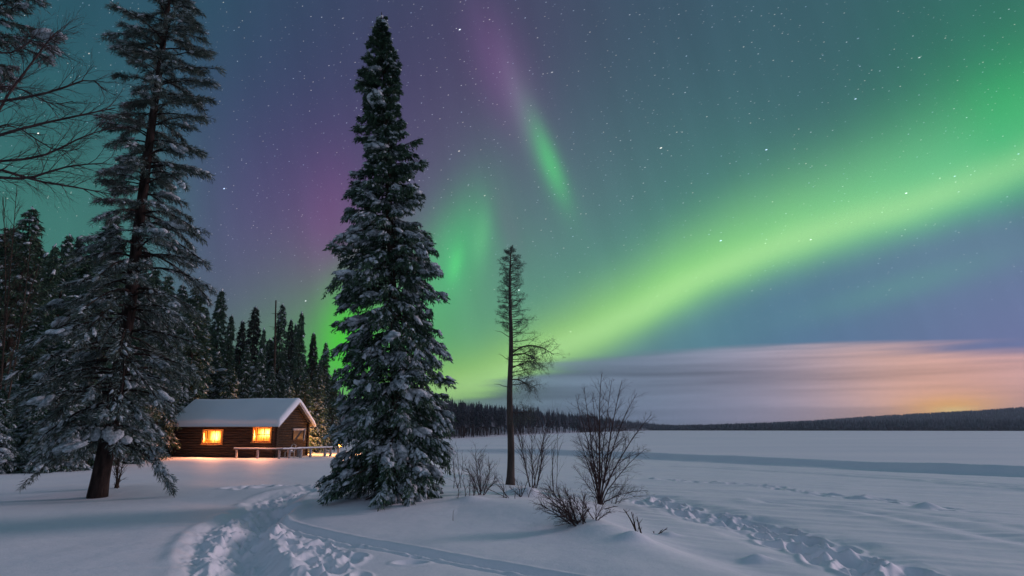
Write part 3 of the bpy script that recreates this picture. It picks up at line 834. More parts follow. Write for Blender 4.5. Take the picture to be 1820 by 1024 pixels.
# the dark gable window with its pale lintel and slanting brace
ga, gc = on_wall(519, 763, 0, CL), on_wall(547, 781, 0, CL)
y0g, y1g = sorted((ga[1], gc[1])); z0g, z1g = sorted((ga[2], gc[2])); y0g = max(y0g, .7); y1g = min(y1g, 4.2)
w = empty('window', (0, 0, 0)); w.parent = cabin
p_ = MB(); box(p_, CL + .10, CL + .13, y0g + .1, y1g, z0g, z1g - .1); p_.build('pane', M_darkpane, w, smooth=False)
p_ = MB(); box(p_, CL + .10, CL + .17, y0g, y0g + .08, z0g, z1g - .1); box(p_, CL + .10, CL + .17, y1g, y1g + .08, z0g, z1g - .1); box(p_, CL + .10, CL + .17, y0g + .08, y1g, z0g, z0g + .07); p_.build('frame', M_dark, w, smooth=False)
p_ = MB(); box(p_, CL + .10, CL + .22, y0g - .1, y1g + .2, z1g - .098, z1g + .07); p_.build('lintel', M_post, w, smooth=False)
p_ = MB(); tubes(p_, np.array([(CL + .24, y1g + .1, z1g), (CL + .5, y0g + .5 * (y1g - y0g) + .3, z0g - .1)]), np.array([.055, .055]), sides=6); p_.build('brace', M_post, cabin)
# wall lantern on the back wall, out of sight: it lights the snow behind the cabin
lan = MB(); box(lan, CL - 1.7, CL - 1.5, CD_ + 1.9, CD_ + 2.1, 1.0, 1.2); tubes(lan, np.array([(CL - 1.6, CD_ + .1, 1.9), (CL - 1.6, CD_ + 2.0, 1.9), (CL - 1.6, CD_ + 2.0, 1.15)]), np.full(3, .03)); lo = lan.build('lantern', M_dark, cabin, smooth=False)
ld = bpy.data.lights.new('lantern_light', 'POINT'); ld.energy = 700; ld.color = (1.0, .40, .09); ld.shadow_soft_size = .12
ll = bpy.data.objects.new('lantern_light', ld); COL.objects.link(ll); ll.parent = lo; ll.location = (CL - 1.5, CD_ + 2.0, .8)

# added lantern to cast the orange glow past the gable, hidden behind the spruce's skirt
def add_glow_lantern():
    b = at(603, 806, 60.5); b[2] = gz(b[0], b[1])
    root = empty('added_glow_lantern', b); tag(root, 'added lantern on a short stake, casting the glow between cabin gable and snowy spruce', 'lantern')
    m = MB(); tubes(m, np.array([(0, 0, -.3), (0, 0, .62)]), np.array([.03, .03]), sides=6); m.build('stake', M_post, root)
    m = MB(); tubes(m, np.array([(0, 0, .62), (0, 0, .66), (0, 0, .67)]), np.array([.09, .09, .05]), sides=10); tubes(m, np.array([(0, 0, .92), (0, 0, .98), (0, 0, 1.02)]), np.array([.10, .06, .02]), sides=10)
    for k in range(4):
        a = k * math.pi / 2; tubes(m, np.array([(.08 * math.cos(a), .08 * math.sin(a), .66), (.08 * math.cos(a), .08 * math.sin(a), .93)]), np.array([.008, .008]), sides=4)
    m.build('cage', M_dark, root)
    fm = bpy.data.materials.new('flame'); fm.use_nodes = True; fb = fm.node_tree.nodes['Principled BSDF']
    fb.inputs['Emission Color'].default_value = (1, .4, .06, 1); fb.inputs['Emission Strength'].default_value = 12
    m = MB(); blobs(m, np.array([[0, 0, .77]]), np.array([[0, .01, 1.0]]), .06, .03, .03, rng, .02); m.build('flame', fm, root)
    l = bpy.data.lights.new('added_glow_light', 'POINT'); l.energy = 1500; l.color = (1.0, .36, .06); l.shadow_soft_size = .05
    lo_ = bpy.data.objects.new('added_glow_light', l); COL.objects.link(lo_); lo_.parent = root; lo_.location = (0, 0, .80)
add_glow_lantern()

# snow-topped rail in front of the cabin and past its gable
def rail():
    z_top = .62
    a = on_wall(416, 797.5, 1, -1.2); pts = [np.array([a[0], -1.2, 0]), np.array([on_wall(502, 797, 1, -1.3)[0], -1.3, 0]), np.array([CL + 1.9, 1.0, 0]), np.array([CL + 2.7, 3.6, 0]), np.array([CL + 3.1, 5.2, 0])]
    W = lambda p: np.array([CA[0] + p[0] * ca - p[1] * sa, CA[1] + p[0] * sa + p[1] * ca, 0])
    P = [W(p) for p in pts]; base = P[0].copy(); base[2] = gz(*base[:2])
    root = empty('low_railing', base); tag(root, 'low snow-topped wooden rail on pale posts in front of the cabin and past its gable', 'railing')
    zt = base[2] * 0 + .66
    for p in P: p[2] = zt
    P = [p - base for p in P]
    rm = MB()
    for p, q in zip(P[:-1], P[1:]):
        d = norm(q - p); s = np.array([-d[1], d[0], 0]) * .16
        V = np.array([p - s, q - s, q + s, p + s]); V2 = V + np.array([0, 0, .06])
        rm.add(np.vstack([V, V2]), f4=[(0, 3, 2, 1), (4, 5, 6, 7), (0, 1, 5, 4), (1, 2, 6, 5), (2, 3, 7, 6), (3, 0, 4, 7)])
    rm.build('rail', M_board, root, smooth=False)
    sm = MB()
    for p, q in zip(P[:-1], P[1:]):
        n = 8; t = np.linspace(0, 1, n)[:, None]; PP = p + (q - p) * t + np.array([0, 0, .08]) + rng.normal(size=(n, 3)) * .01
        tubes(sm, PP, np.full(n, .075), sides=8)
    sm.build('snow_cap', M_snow, root)
    k = 0
    for p, q in zip(P[:-1], P[1:]):
        for f in ((.06, .5, .94) if k < 1 else (.35, .95)):
            c = p + (q - p) * f; g = gz(c[0] + base[0], c[1] + base[1]) - base[2]
            pm = MB(); tubes(pm, np.array([(c[0], c[1], g - .3), (c[0] + .01, c[1], (zt - base[2]) * .5), (c[0], c[1], zt - base[2] - .003)]), np.array([.10, .09, .085]) * (1.0 if k < 1 else 1.25), sides=8)
            pm.build('post', M_post, root)
        k += 1
rail()
# chair with a bent frame by the gable wall, mound of snow beside it
def porch_chair():
    p = on_wall(516, 791, 0, CL + .7); b = np.array([CA[0] + p[0] * ca - p[1] * sa, CA[1] + p[0] * sa + p[1] * ca, 0]); b[2] = gz(b[0], b[1])
    root = empty('porch_chair', b); root.rotation_euler = (0, 0, -.6)
    tag(root, 'pale bent-frame chair half sunk in snow against the cabin gable', 'chair')
    f = MB()
    for s in (-.27, .27):
        tubes(f, np.array([(s, -.25, -.1), (s, -.25, .45), (s, .22, .45), (s, .3, .7), (s, .36, 1.0)]), np.full(5, .035), sides=6)
        tubes(f, np.array([(s, .22, .45), (s, .25, -.1)]), np.full(2, .035), sides=6)
    f.build('frame', M_metal, root)
    s_ = MB(); box(s_, -.25, .25, -.24, .2, .47, .52); s_.build('seat', M_post, root, smooth=False)
    bk = MB(); t = np.linspace(0, 2 * math.pi, 15); tubes(bk, np.stack([.27 * np.cos(t), .34 + 0 * t, .86 + .2 * np.sin(t)], 1), np.full(15, .035), sides=6); bk.build('backrest', M_metal, root)
    sc = MB(); blobs(sc, np.array([[0, 0, .56]]), np.array([[1, 0, 0.]]), .24, .22, .09, rng, .06, sub=2); sc.build('snow_cap', M_snow, root)
porch_chair()
def gable_bench():
    p = on_wall(533, 800, 0, CL + .9); b = np.array([CA[0] + p[0] * ca - p[1] * sa, CA[1] + p[0] * sa + p[1] * ca, 0]); b[2] = gz(b[0], b[1])
    root = empty('chopping_block', b); tag(root, 'upright cut log capped with snow standing beside the cabin gable', 'log')
    m = MB(); tubes(m, np.array([(0, 0, -.2), (0, 0, .3), (0, 0, .62), (0, 0, .63)]), np.array([.26, .24, .23, .02]), sides=12); m.build('log', M_post, root)
    sc = MB(); blobs(sc, np.array([[0, 0, .68]]), np.array([[1, 0, 0.]]), .24, .24, .11, rng, .05, sub=2); sc.build('snow_cap', M_snow, root)
gable_bench()

# ------------------------------------------------------------------ conifers
def trunk_path(pts, n=24):
    """points bottom to top -> function height fraction -> point"""
    P = np.asarray(pts, float)
    z = P[:, 2]
    def f(zz):
        zz = np.asarray(zz)
        return np.stack([np.interp(zz, z, P[:, 0]), np.interp(zz, z, P[:, 1]), zz], -1)
    return f

def conifer(name, H, prof, r, nbr=200, twigs=14, bl=16, blade=(.14, .035), path=None, r0=.25, rise=.15, droop=.55, z0=.02,
            snow=.5, hoar=.35, big=0, snow_size=1.0, mats=None, droop_twig=.5, start=.12, fan=.9, low_snow=1.0, wood_sides=5, twl=.36, base_parent=None, limb_r=.03, snow_sub=1,
            topbare=0.0, crown_name='crown', elev_jit=.12, hang=.35, extra=None, patch_k=1.5, tipup=.12):
    """prof(z, phi) -> reach of a branch at height z in direction phi. Returns Empty with trunk, crown, snow_load"""
    root = empty(name, (0, 0, 0))
    mneedle, mbark = mats or (M_spruce, M_bark)
    pf = path or (lambda z: np.stack([0 * np.asarray(z), 0 * np.asarray(z), np.asarray(z)], -1))
    # trunk
    zz = np.linspace(-.35, H, 26)
    rad = r0 * (1 - np.clip(zz / H, 0, 1)) ** .85 + .012
    rad = rad * (1 + .25 * np.exp(-np.clip(zz, 0, 9) / .35))
    tb = MB(); tubes(tb, pf(zz), rad, sides=10 if H > 8 and nbr > 120 else 6)
    # branches
    t = np.linspace(0, 1, nbr) ** 1.12
    z = (z0 + (1 - z0) * .985 * t) * H + r.normal(size=nbr) * .01 * H * (1 - t)
    z = np.clip(z, z0 * H * .7, H * .99)
    phi = np.arange(nbr) * 2.39996 + r.normal(size=nbr) * .35
    L = prof(z, phi) * r.uniform(.66, 1.08, nbr)
    if extra is not None:      # (z, phi, L) single long boughs
        ez, ep, eL = (np.array(c, float) for c in zip(*extra))
        z = np.concatenate([z, ez]); phi = np.concatenate([phi, ep]); L = np.concatenate([L, eL])
    n = len(z)
    O = pf(z)
    R = np.stack([np.cos(phi), np.sin(phi), 0 * phi], -1)
    T = np.stack([-np.sin(phi), np.cos(phi), 0 * phi], -1)
    a = rise * (.4 + 1.3 * z / H) + r.normal(size=n) * elev_jit
    b = droop * r.uniform(.6, 1.25, n) * (1.15 - .55 * z / H)
    Z = np.array([0, 0, 1.0])
    bend = r.normal(size=n) * .10
    def bpos(i, s):
        s_ = s[..., None]; Li = L[i][..., None]
        return O[i] + R[i] * s_ * Li + T[i] * (s_ ** 2 * Li * bend[i][..., None]) + Z * ((a[i] * s - b[i] * s ** 2 + tipup * s ** 4) * L[i])[..., None]
    S = np.linspace(0, .96, 7)
    I = np.repeat(np.arange(n)[:, None], 7, 1)
    bp = bpos(I, np.repeat(S[None], n, 0))
    br = (limb_r * np.clip(L / 2, .25, 1.3))[:, None] * (1 - .85 * S)[None] + .004
    tubes(tb, bp, br, sides=4)
    # twigs
    nt = twigs
    I = np.repeat(np.arange(n), nt)
    u = r.uniform(0, 1, n * nt)
    s = start + (1 - start) * u ** .8
    sgn = np.where(r.random(n * nt) < .5, -1, 1)
    B = bpos(I, s); B2 = bpos(I, np.clip(s + .03, 0, 1.1)); tang = norm(B2 - B)
    Td = T[I] * sgn[:, None]
    ang = fan * r.uniform(.45, 1.15, n * nt)
    td = norm(tang * np.cos(ang)[:, None] + Td * np.sin(ang)[:, None] + Z * (-.12 + r.normal(size=n * nt) * .14)[:, None])
    tl = L[I] * twl * (1.08 - s * .75) * r.uniform(.5, 1.15, n * nt) + blade[0] * .5
    # the branch end itself is a twig too
    B = np.concatenate([B, bpos(np.arange(n), np.full(n, .8))]); td = np.concatenate([td, norm(bpos(np.arange(n), np.full(n, 1.0)) - bpos(np.arange(n), np.full(n, .8)))])
    tl = np.concatenate([tl, L * .22 + blade[0]]); I = np.concatenate([I, np.arange(n)]); s = np.concatenate([s, np.full(n, .85)])
    q = len(B)
    def tpos(k, w):
        return B[k] + td[k] * (tl[k] * w)[:, None] - Z * (tl[k] * droop_twig * w ** 2)[:, None]
    if wood_sides:
        W = np.array([0, .5, 1.0]); K = np.repeat(np.arange(q)[:, None], 3, 1)
        tp = tpos(K.ravel(), np.tile(W, q)).reshape(q, 3, 3)
        tubes(tb, tp, np.repeat(np.array([[.009, .006, .003]]) * (limb_r / .03), q, 0), sides=3)
    tb.build('trunk', mbark, root)
    # needles
    pk = patch_k
    def patch(P):
        n_ = vnoise(P[:, 0] * pk + P[:, 1] * .9 * pk + 4, P[:, 2] * pk * 1.15) + .6 * vnoise(P[:, 0] * pk * 2.3 - P[:, 1] * 2 * pk, P[:, 2] * pk * 2.3)
        return .22 + .78 * sstep(-.05, .28, n_)
    K = np.repeat(np.arange(q), bl)
    if topbare > 0:
        K = K[r.random(len(K)) > topbare]
    w = r.uniform(.02, 1.05, len(K))
    P = tpos(K, w)
    ax = norm(td[K] - Z * (2 * droop_twig * w)[:, None] * .5)
    rnd = norm(r.normal(size=(len(K), 3)))
    D = norm(ax * .75 + rnd * .62 - Z * hang)
    P = P + rnd * blade[0] * .12
    Lb = blade[0] * r.uniform(.6, 1.35, len(K)); Wb = blade[1] * r.uniform(.7, 1.3, len(K))
    tf = np.clip((H - P[:, 2]) / (.22 * H) + .42, .3, 1); Lb = Lb * tf; Wb = Wb * np.sqrt(tf)
    # the upper side of a spray carries rime
    fr = np.minimum(hoar * (.10 + 1.25 * np.clip(1 - P[:, 2] / H, 0, 1) * low_snow) * patch(P) * 2.2, .95)
    white = (rnd[:, 2] > .05) & (r.random(len(K)) < fr)
    g = MB(); blades(g, P[~white], D[~white], Lb[~white], Wb[~white], r)
    g.build(crown_name, mneedle, root, smooth=False)
    sm = MB()
    if white.any():
        blades(sm, P[white] + Z * .02, D[white], Lb[white], Wb[white] * 1.15, r, mat=1)
    # snow lying along the twigs
    ns = 2
    K = np.repeat(np.arange(q), ns); w = r.uniform(.15, .95, len(K))
    P = tpos(K, w)
    pr = snow * (.05 + 1.2 * np.clip(1 - P[:, 2] / H, 0, 1) * low_snow) * patch(P) * 1.9 * np.clip(s[K] * 1.6, .2, 1)
    k = r.random(len(K)) < pr
    K = K[k]; w = w[k]; P = P[k]
    sz = snow_size * r.uniform(.5, 1.3, len(K))
    blobs(sm, P + Z * (.02 * sz)[:, None], norm(td[K] - Z * droop_twig * .8 + r.normal(size=(len(K), 3)) * .15), sz * .12, sz * .055, sz * .034, r, .26, sub=snow_sub)
    if big:                 # heavy pillows at the bough ends
        kb = r.choice(n, size=big, p=(lambda p: p / p.sum())(np.clip(1.05 - z / H, .03, 1) ** 1.3 * np.clip(L, .05, 9)))
        sb = r.uniform(.55, .98, big)
        Pb = bpos(kb, sb); db = norm(bpos(kb, sb + .05) - Pb)
        szb = r.uniform(.55, 1.25, big) * snow_size
        for jx in range(4):
            off = r.normal(size=(big, 3)) * np.array([.13, .13, .05]) * szb[:, None]
            blobs(sm, Pb + off + Z * .04, norm(db + r.normal(size=(big, 3)) * .2), szb * .22, szb * .14, szb * .075, r, .10, sub=2 if snow_sub > 0 else 1)
            kk_ = np.repeat(np.arange(big), 14); rn = norm(r.normal(size=(len(kk_), 3))); rn[:, 2] = np.abs(rn[:, 2]) * .4 - .1
            blades(sm, Pb[kk_] + off[kk_] + rn * np.array([.16, .16, .06]) * szb[kk_][:, None], norm(rn + db[kk_] - Z * .7), blade[0] * .9, blade[1], r, mat=1)
    if sm.n: tag(sm.build('snow_load', [M_snowload, M_hoar], root), kind='stuff')
    return root

def copy_tree(o, parent=None):
    c = o.copy(); COL.objects.link(c); c.parent = parent
    for ch in list(o.children): copy_tree(ch, c)
    return c

def scr_profile(tab, base, H):
    """tab: rows (py, left px, right px) of the outline in the picture; base: trunk foot. -> reach per height at that distance"""
    Y = base[1]
    rows = []
    for py, lx, rx in tab:
        pl = at(lx, py, Y); pr_ = at(rx, py, Y)
        rows.append((pl[2] - base[2], base[0] - pl[0], pr_[0] - base[0]))
    rows.sort(); A = np.array(rows)
    return A

# --- the great snow-laden spruce
def hero_spruce():
    base = ground(712, 884)
    top = at(678, 22, base[1]); H = top[2] - base[2]
    cx = lambda z: np.interp(z, [0, H], [0, top[0] - base[0]])
    tab = [(22, 677, 679), (60, 666, 690), (100, 652, 699), (150, 638, 708), (200, 644, 712), (225, 634, 716), (260, 644, 720), (300, 636, 730), (340, 622, 738), (380, 612, 748),
           (420, 602, 765), (470, 590, 784), (520, 604, 790), (580, 590, 788), (620, 602, 800), (680, 605, 800), (740, 596, 798), (800, 588, 803), (850, 576, 804), (880, 610, 802)]
    A = scr_profile(tab, base, H)
    def prof(z, phi):
        zz = np.asarray(z)
        lf = np.interp(zz, A[:, 0], A[:, 1]) + cx(zz); rt = np.interp(zz, A[:, 0], A[:, 2]) - cx(zz)
        w = (np.cos(phi) + 1) / 2
        return np.clip(lf * (1 - w) + rt * w, .12, 3) * 1.0
    def zof(py): return at(700, py, base[1])[2] - base[2]
    extra = [(zof(268), 0.1, 1.25), (zof(300), -.1, 1.42), (zof(404), 3.1, 1.55), (zof(222), 3.0, 1.1), (zof(150), 3.3, .95), (zof(345), .15, 1.2), (zof(455), 3.2, 1.75), (zof(565), 3.1, 1.9),
             (zof(470), .1, 1.75), (zof(600), 0, 1.9), (zof(350), 3.2, 1.2), (zof(822), 3.25, 2.5), (zof(800), 3.0, 2.4), (zof(840), 2.9, 2.1), (zof(700), .05, 1.9), (zof(120), .2, .6)]
    extra = [(z_, p_, l_ * .88) for z_, p_, l_ in extra] + [(z_ + .08, p_ + .12, l_ * .8) for z_, p_, l_ in extra]
    r = np.random.default_rng(21)
    o = conifer('spruce_tree', H, prof, r, nbr=400, twigs=28, bl=25, blade=(.115, .033), path=lambda z: np.stack([cx(np.asarray(z)), 0 * np.asarray(z), np.asarray(z)], -1), r0=.2, tipup=.30, rise=.30, droop=.84,
                z0=.02, snow=.46, hoar=.52, big=110, snow_size=1.0, droop_twig=.55, start=.06, fan=.75, twl=.32, extra=extra, hang=.45, wood_sides=0)
    o.location = base
    return o, base
hero, hero_base = hero_spruce()
tag(hero, 'tall narrow spruce heavy with snow, the biggest tree in the middle of the snowfield', 'tree')

# --- the leaning old pine
def hero_pine():
    base = ground(172, 884)
    Y = base[1]
    px_tr = [(172, 884), (190, 790), (203, 720), (213, 655), (228, 560), (238, 480), (247, 400), (257, 320), (270, 220), (287, 100), (300, 0), (312, -110), (318, -170)]
    P = np.array([at(a, b, Y) - base for a, b in px_tr]); P[0] = (0, 0, 0)
    P = np.vstack([[P[0][0], 0, -.5], P]); P[:, 1] = 0
    H = P[-1, 2]
    pf = trunk_path(P)
    tab = [(-170, 300, 330), (-60, 268, 365), (0, 255, 352), (50, 235, 368), (80, 190, 380), (110, 235, 382), (150, 212, 384), (190, 225, 372), (230, 196, 366), (262, 200, 340), (300, 190, 372), (350, 182, 350), (400, 170, 372),
           (430, 160, 386), (470, 140, 372), (520, 100, 368), (570, 80, 366), (620, 62, 356), (670, 52, 330), (720, 62, 296), (770, 66, 296), (820, 90, 312), (860, 100, 240)]
    rows = sorted([(at(200, py, Y)[2] - base[2], lx, rx, py) for py, lx, rx in tab]); A = np.array(rows)
    def reach(z, phi):
        zz = np.asarray(z, float)
        py = np.interp(zz, A[:, 0], A[:, 3]); lx = np.interp(zz, A[:, 0], A[:, 1]); rx = np.interp(zz, A[:, 0], A[:, 2])
        c = pf(zz)[:, 0] + base[0]
        m = np.array([(at(l, p, Y)[0], at(q_, p, Y)[0]) for l, q_, p in zip(lx, rx, py)])
        lf = c - m[:, 0]; rt = m[:, 1] - c
        w = (np.cos(phi) + 1) / 2
        fb = .85 * np.minimum(lf, rt) + .15 * np.maximum(lf, rt)
        side = lf * (1 - w) + rt * w
        k = np.abs(np.cos(phi))
        return np.clip(side * k + fb * (1 - k), .2, 4) * 1.0
    r = np.random.default_rng(5)
    def zof(py): return at(200, py, Y)[2] - base[2]
    extra = [(zof(90), 3.1, 2.0), (zof(100), 3.2, 1.8), (zof(80), 3.0, 1.7), (zof(150), .1, 2.1), (zof(60), .0, 1.7), (zof(110), -.1, 2.0), (zof(300), .1, 2.2), (zof(290), 0, 1.9), (zof(410), 0.05, 2.5), (zof(400), -.1, 2.3),
             (zof(255), 3.1, 1.7), (zof(700), 3.1, 3.0), (zof(690), 2.95, 2.9), (zof(792), 0.05, 2.45), (zof(785), -.15, 2.4), (zof(775), 3.2, 2.4), (zof(770), 2.9, 2.2), (zof(640), 3.1, 3.1)]
    o = conifer('pine_tree', H, reach, r, nbr=262, twigs=24, bl=24, blade=(.17, .020), path=pf, r0=.27, rise=.34, droop=.72, z0=.09, snow=.22, hoar=.85, big=36, snow_size=1.0,
                mats=(M_pine, M_redbark), droop_twig=.30, start=.14, twl=.31, fan=.6, extra=extra, hang=.12, limb_r=.04, elev_jit=.16, low_snow=1.1, wood_sides=3)
    o.location = base
    return o, base
pine, pine_base = hero_pine()
tag(pine, 'tall leaning pine with reddish bark and wispy drooping boughs, standing left of the cabin', 'tree')

# bough of a neighbouring pine entering the top corner
def corner_pine():
    base = ground(-150, 930); Y = base[1] = 16.0
    base[0] = at(-160, 300, Y)[0]; base[2] = gz(base[0], Y)
    r = np.random.default_rng(8)
    zt = at(0, 60, Y)[2] - base[2]
    H = zt + 5
    def reach(z, phi):
        z = np.asarray(z)
        want = (at(85, 60, Y)[0] - base[0])
        g = np.exp(-((z - zt - .3) / 1.3) ** 2)
        return np.clip(1.2 + (want - 1.2) * g, .4, 4) * (.75 + .25 * np.cos(phi))
    o = conifer('pine_tree', H, reach, r, nbr=90, twigs=26, bl=24, blade=(.13, .02), r0=.3, rise=.35, droop=.45, z0=.62, snow=.5, hoar=.5, big=16, mats=(M_pine, M_redbark), droop_twig=.3, start=.35, twl=.26, fan=.7, limb_r=.04, low_snow=2.0,
                extra=[(zt - .3, .0, at(80, 60, Y)[0] - base[0]), (zt + .2, .1, at(60, 60, Y)[0] - base[0]), (zt + .9, -.1, at(66, 60, Y)[0] - base[0]), (zt + 1.5, .0, at(50, 20, Y)[0] - base[0])])
    o.location = base
    return o
tag(corner_pine(), 'pine whose snowy bough hangs into the top corner above the bare branches', 'tree')

# ------------------------------------------------------------------ bare broadleaf growth
def grow(paths, p, d, length, rad, lvl, maxl, r, nkid, spread, up, curl, seg=8, ratio=(.45, .8), span=(.2, 1.0)):
    n = seg
    pts = [p]; dd = d / np.linalg.norm(d)
    for i in range(n - 1):
        dd = dd + r.normal(size=3) * curl + np.array([0, 0, up])
        dd = dd / np.linalg.norm(dd)
        pts.append(pts[-1] + dd * length / (n - 1))
    pts = np.array(pts)
    rr = rad * (1 - .8 * np.linspace(0, 1, n))
    paths.append((pts, rr))
    if lvl >= maxl: return
    k = nkid[min(lvl, len(nkid) - 1)]
    for j in range(k):
        f = span[0] + (span[1] - span[0]) * (j + r.random()) / k
        i = min(int(f * (n - 1)), n - 2)
        q = pts[i] + (pts[i + 1] - pts[i]) * (f * (n - 1) - i)
        t = norm(pts[i + 1] - pts[i])
        s = r.normal(size=3); s = norm(s - t * (s @ t))
        nd = norm(t + s * spread * r.uniform(.6, 1.3))
        grow(paths, q, nd, length * r.uniform(*ratio) * (1.15 - .6 * f), max(rad * (1 - .75 * f) * .62, .0025), lvl + 1, maxl, r, nkid, spread, up, curl, seg, ratio, (.12, 1.0))

def woody(name, paths, mat, sides=4, loc=None, parent=None):
    mb = MB()
    P = np.array([p for p, _ in paths]); R = np.array([q for _, q in paths])
    order = R[:, 0] > .02
    if order.any(): tubes(mb, P[order], R[order], sides=6)
    if (~order).any(): tubes(mb, P[~order], R[~order], sides=3)
    return mb.build(name, mat, parent, loc=loc)

def dvec(x0, y0, x1, y1, Y0, dy=0):
    a = at(x0, y0, Y0); b = at(x1, y1, Y0 + dy)
    return a, b - a

# bare birch-like tree right of the dead pine
def shrub_tree():
    base = ground(1066, 897); Y = base[1]
    r = np.random.default_rng(33); paths = []
    for (x1, y1, dy, rad) in ((1072, 668, .2, .042), (1108, 680, -.3, .036), (1088, 676, .4, .025), (1052, 705, -.4, .022), (1040, 690, .5, .030), (1156, 738, .2, .030), (1022, 760, -.3, .022), (1148, 800, -.5, .022), (1132, 700, .6, .03), (1150, 870, -.3, .018), (1024, 700, -.2, .024), (1015, 830, .1, .016)):
        tip = at(x1, y1, Y + dy) - base
        L = np.linalg.norm(tip)
        n = 10; t = np.linspace(0, 1, n)[:, None]
        mid = tip * .5 + np.array([-.10 * tip[0], r.normal() * .1, .12 * L if x1 > 1130 else .02 * L])
        pts = (1 - t) ** 2 * 0 + 2 * (1 - t) * t * mid * 1.0 + t ** 2 * tip
        pts = pts + np.cumsum(r.normal(size=(n, 3)) * .012, 0) * (t > 0)
        pts[0] = (r.normal() * .03, r.normal() * .03, -.15)
        paths.append((pts, rad * (1 - .85 * t[:, 0]) + .003))
        for j in range(22):
            f = .12 + .86 * (j + r.random()) / 22; i = min(int(f * (n - 1)), n - 2)
            q = pts[i] + (pts[i + 1] - pts[i]) * (f * (n - 1) - i); tt = norm(pts[i + 1] - pts[i])
            s = r.normal(size=3) * np.array([1, .8, .5]); s = norm(s - tt * (s @ tt))
            grow(paths, q, norm(tt + s * .85 + np.array([0, 0, .05])), L * r.uniform(.12, .27) * (1.5 - 1.15 * f), rad * (1 - .8 * f) * .5 + .003, 1, 3, r, [4, 4, 3], .7, .0, .09, 10)
    return tag(woody('bare_tree', paths, M_twig, loc=base), 'leafless many-stemmed tree with upswept twigs, tallest of the bare growth right of the dead pine', 'bare tree')
shrub_tree()

def bush(px, py, tops, label, seed, rad=.014, kids=12, spread=.55, maxl=3, name='bare_bush', mat=None, Y=None, cat='bush', group=None, lean=0, curl=.09):
    base = ground(px, py); Yb = base[1]
    r = np.random.default_rng(seed); paths = []
    for (x1, y1, dy) in tops:
        tip = at(x1, y1, Yb + dy) - base; L = np.linalg.norm(tip)
        n = 10; t = np.linspace(0, 1, n)[:, None]
        st = np.array([r.normal() * .12, r.normal() * .12, -.12])
        mid = tip * .5 + r.normal(size=3) * .06 * L
        pts = (1 - t) ** 2 * st + 2 * (1 - t) * t * mid + t ** 2 * tip
        paths.append((pts, rad * (1 - .8 * t[:, 0]) + .002))
        for j in range(kids):
            f = .15 + .8 * (j + r.random()) / kids; i = min(int(f * (n - 1)), n - 2)
            q = pts[i] + (pts[i + 1] - pts[i]) * (f * (n - 1) - i); tt = norm(pts[i + 1] - pts[i])
            s = r.normal(size=3); s = norm(s - tt * (s @ tt))
            grow(paths, q, norm(tt + s * spread), L * r.uniform(.2, .4), rad * .45, 1, maxl, r, [4, 3, 2], spread, .01, curl, 10)
    return tag(woody(name, paths, mat or M_twig, loc=base), label, cat, group)

bush(948, 868, [(920, 770, .2), (945, 760, 0), (968, 768, .3), (975, 745, -.2), (938, 800, .5), (925, 745, -.3), (962, 790, .4)], 'stand of thin upright bare stems just right of the dead pine trunk', 41, .027, 17, .45)
bush(985, 878, [(990, 745, 0), (980, 790, .1), (993, 770, -.1)], 'single thin upright sapling between the dead pine and the bare tree', 42, .012, 6, .4, maxl=2, name='bare_sapling', cat='sapling')
bush(855, 880, [(845, 805, 0), (870, 825, .3), (828, 832, -.2), (880, 850, .4), (850, 815, .5), (835, 850, -.4), (866, 845, -.3)], 'low twiggy bush with dense fine twigs between the snowy spruce and the dead pine', 43, .016, 24, .6)
bush(812, 868, [(812, 795, 0), (822, 810, .2), (805, 815, -.2), (806, 800, .3)], 'sparse thin bush beside the right skirt of the snowy spruce', 44, .012, 9, .5, maxl=3)
bush(1030, 932, [(975, 865, -.2), (990, 880, .3), (1005, 872, 0), (960, 895, .2), (1020, 885, -.3), (1040, 880, .1), (985, 905, -.3), (1045, 905, .2), (1012, 895, .4), (968, 880, 0), (1000, 915, -.4)],
     'dense low tangle of arching bare twigs at the foot of the bare tree', 45, .018, 26, .6)
bush(1138, 950, [(1122, 910, 0), (1132, 918, .1), (1108, 905, 0)], 'dark broken twig poking out of a small snow mound near the trodden trail', 46, .024, 3, .8, maxl=2, name='broken_twig', mat=M_bark, cat='twig')
bush(1168, 950, [(1186, 938, 0), (1160, 944, .1), (1178, 941, -.2)], 'short bent twig lying low on the snow, nearest the trodden trail', 47, .02, 2, .8, maxl=2, name='broken_twig', mat=M_bark, cat='twig')
bush(1072, 905, [(1115, 912, 0), (1098, 900, .1), (1130, 925, -.1)], 'arched fallen branch at the right foot of the bare tree', 48, .025, 4, .7, maxl=2, name='fallen_branch', mat=M_bark, cat='branch', curl=.15)
bush(905, 886, [(885, 862, 0), (878, 845, .1), (918, 870, .1), (892, 850, 0), (868, 870, .2)], 'small bare shrub at the foot of the dead pine', 49, .012, 7, .6, maxl=2)
bush(802, 925, [(806, 908, 0)], 'lone thin stem standing on the open snow in front of the snowy spruce', 50, .008, 2, .5, maxl=1, name='dry_plant', cat='plant')
bush(600, 878, [(600, 848, 0), (585, 868, .1), (615, 866, 0), (592, 872, -.2), (610, 874, .2), (603, 855, .2)], 'little dark shrub under the left skirt of the snowy spruce', 51, .016, 14, .5, maxl=2)
bush(210, 868, [(213, 790, 0), (205, 800, .1), (220, 815, 0), (208, 830, .1)], 'thin dead stem beside the leaning pine trunk', 52, .03, 14, .7, maxl=2, name='dead_sapling', cat='sapling', mat=M_bark)
bush(38, 802, [(2, 790, 0), (-30, 795, .3), (40, 792, .1)], 'fallen snow-dusted log at the edge of the wood, far side of the open snow', 53, .07, 2, .6, maxl=1, name='fallen_log', cat='log', mat=M_bark)

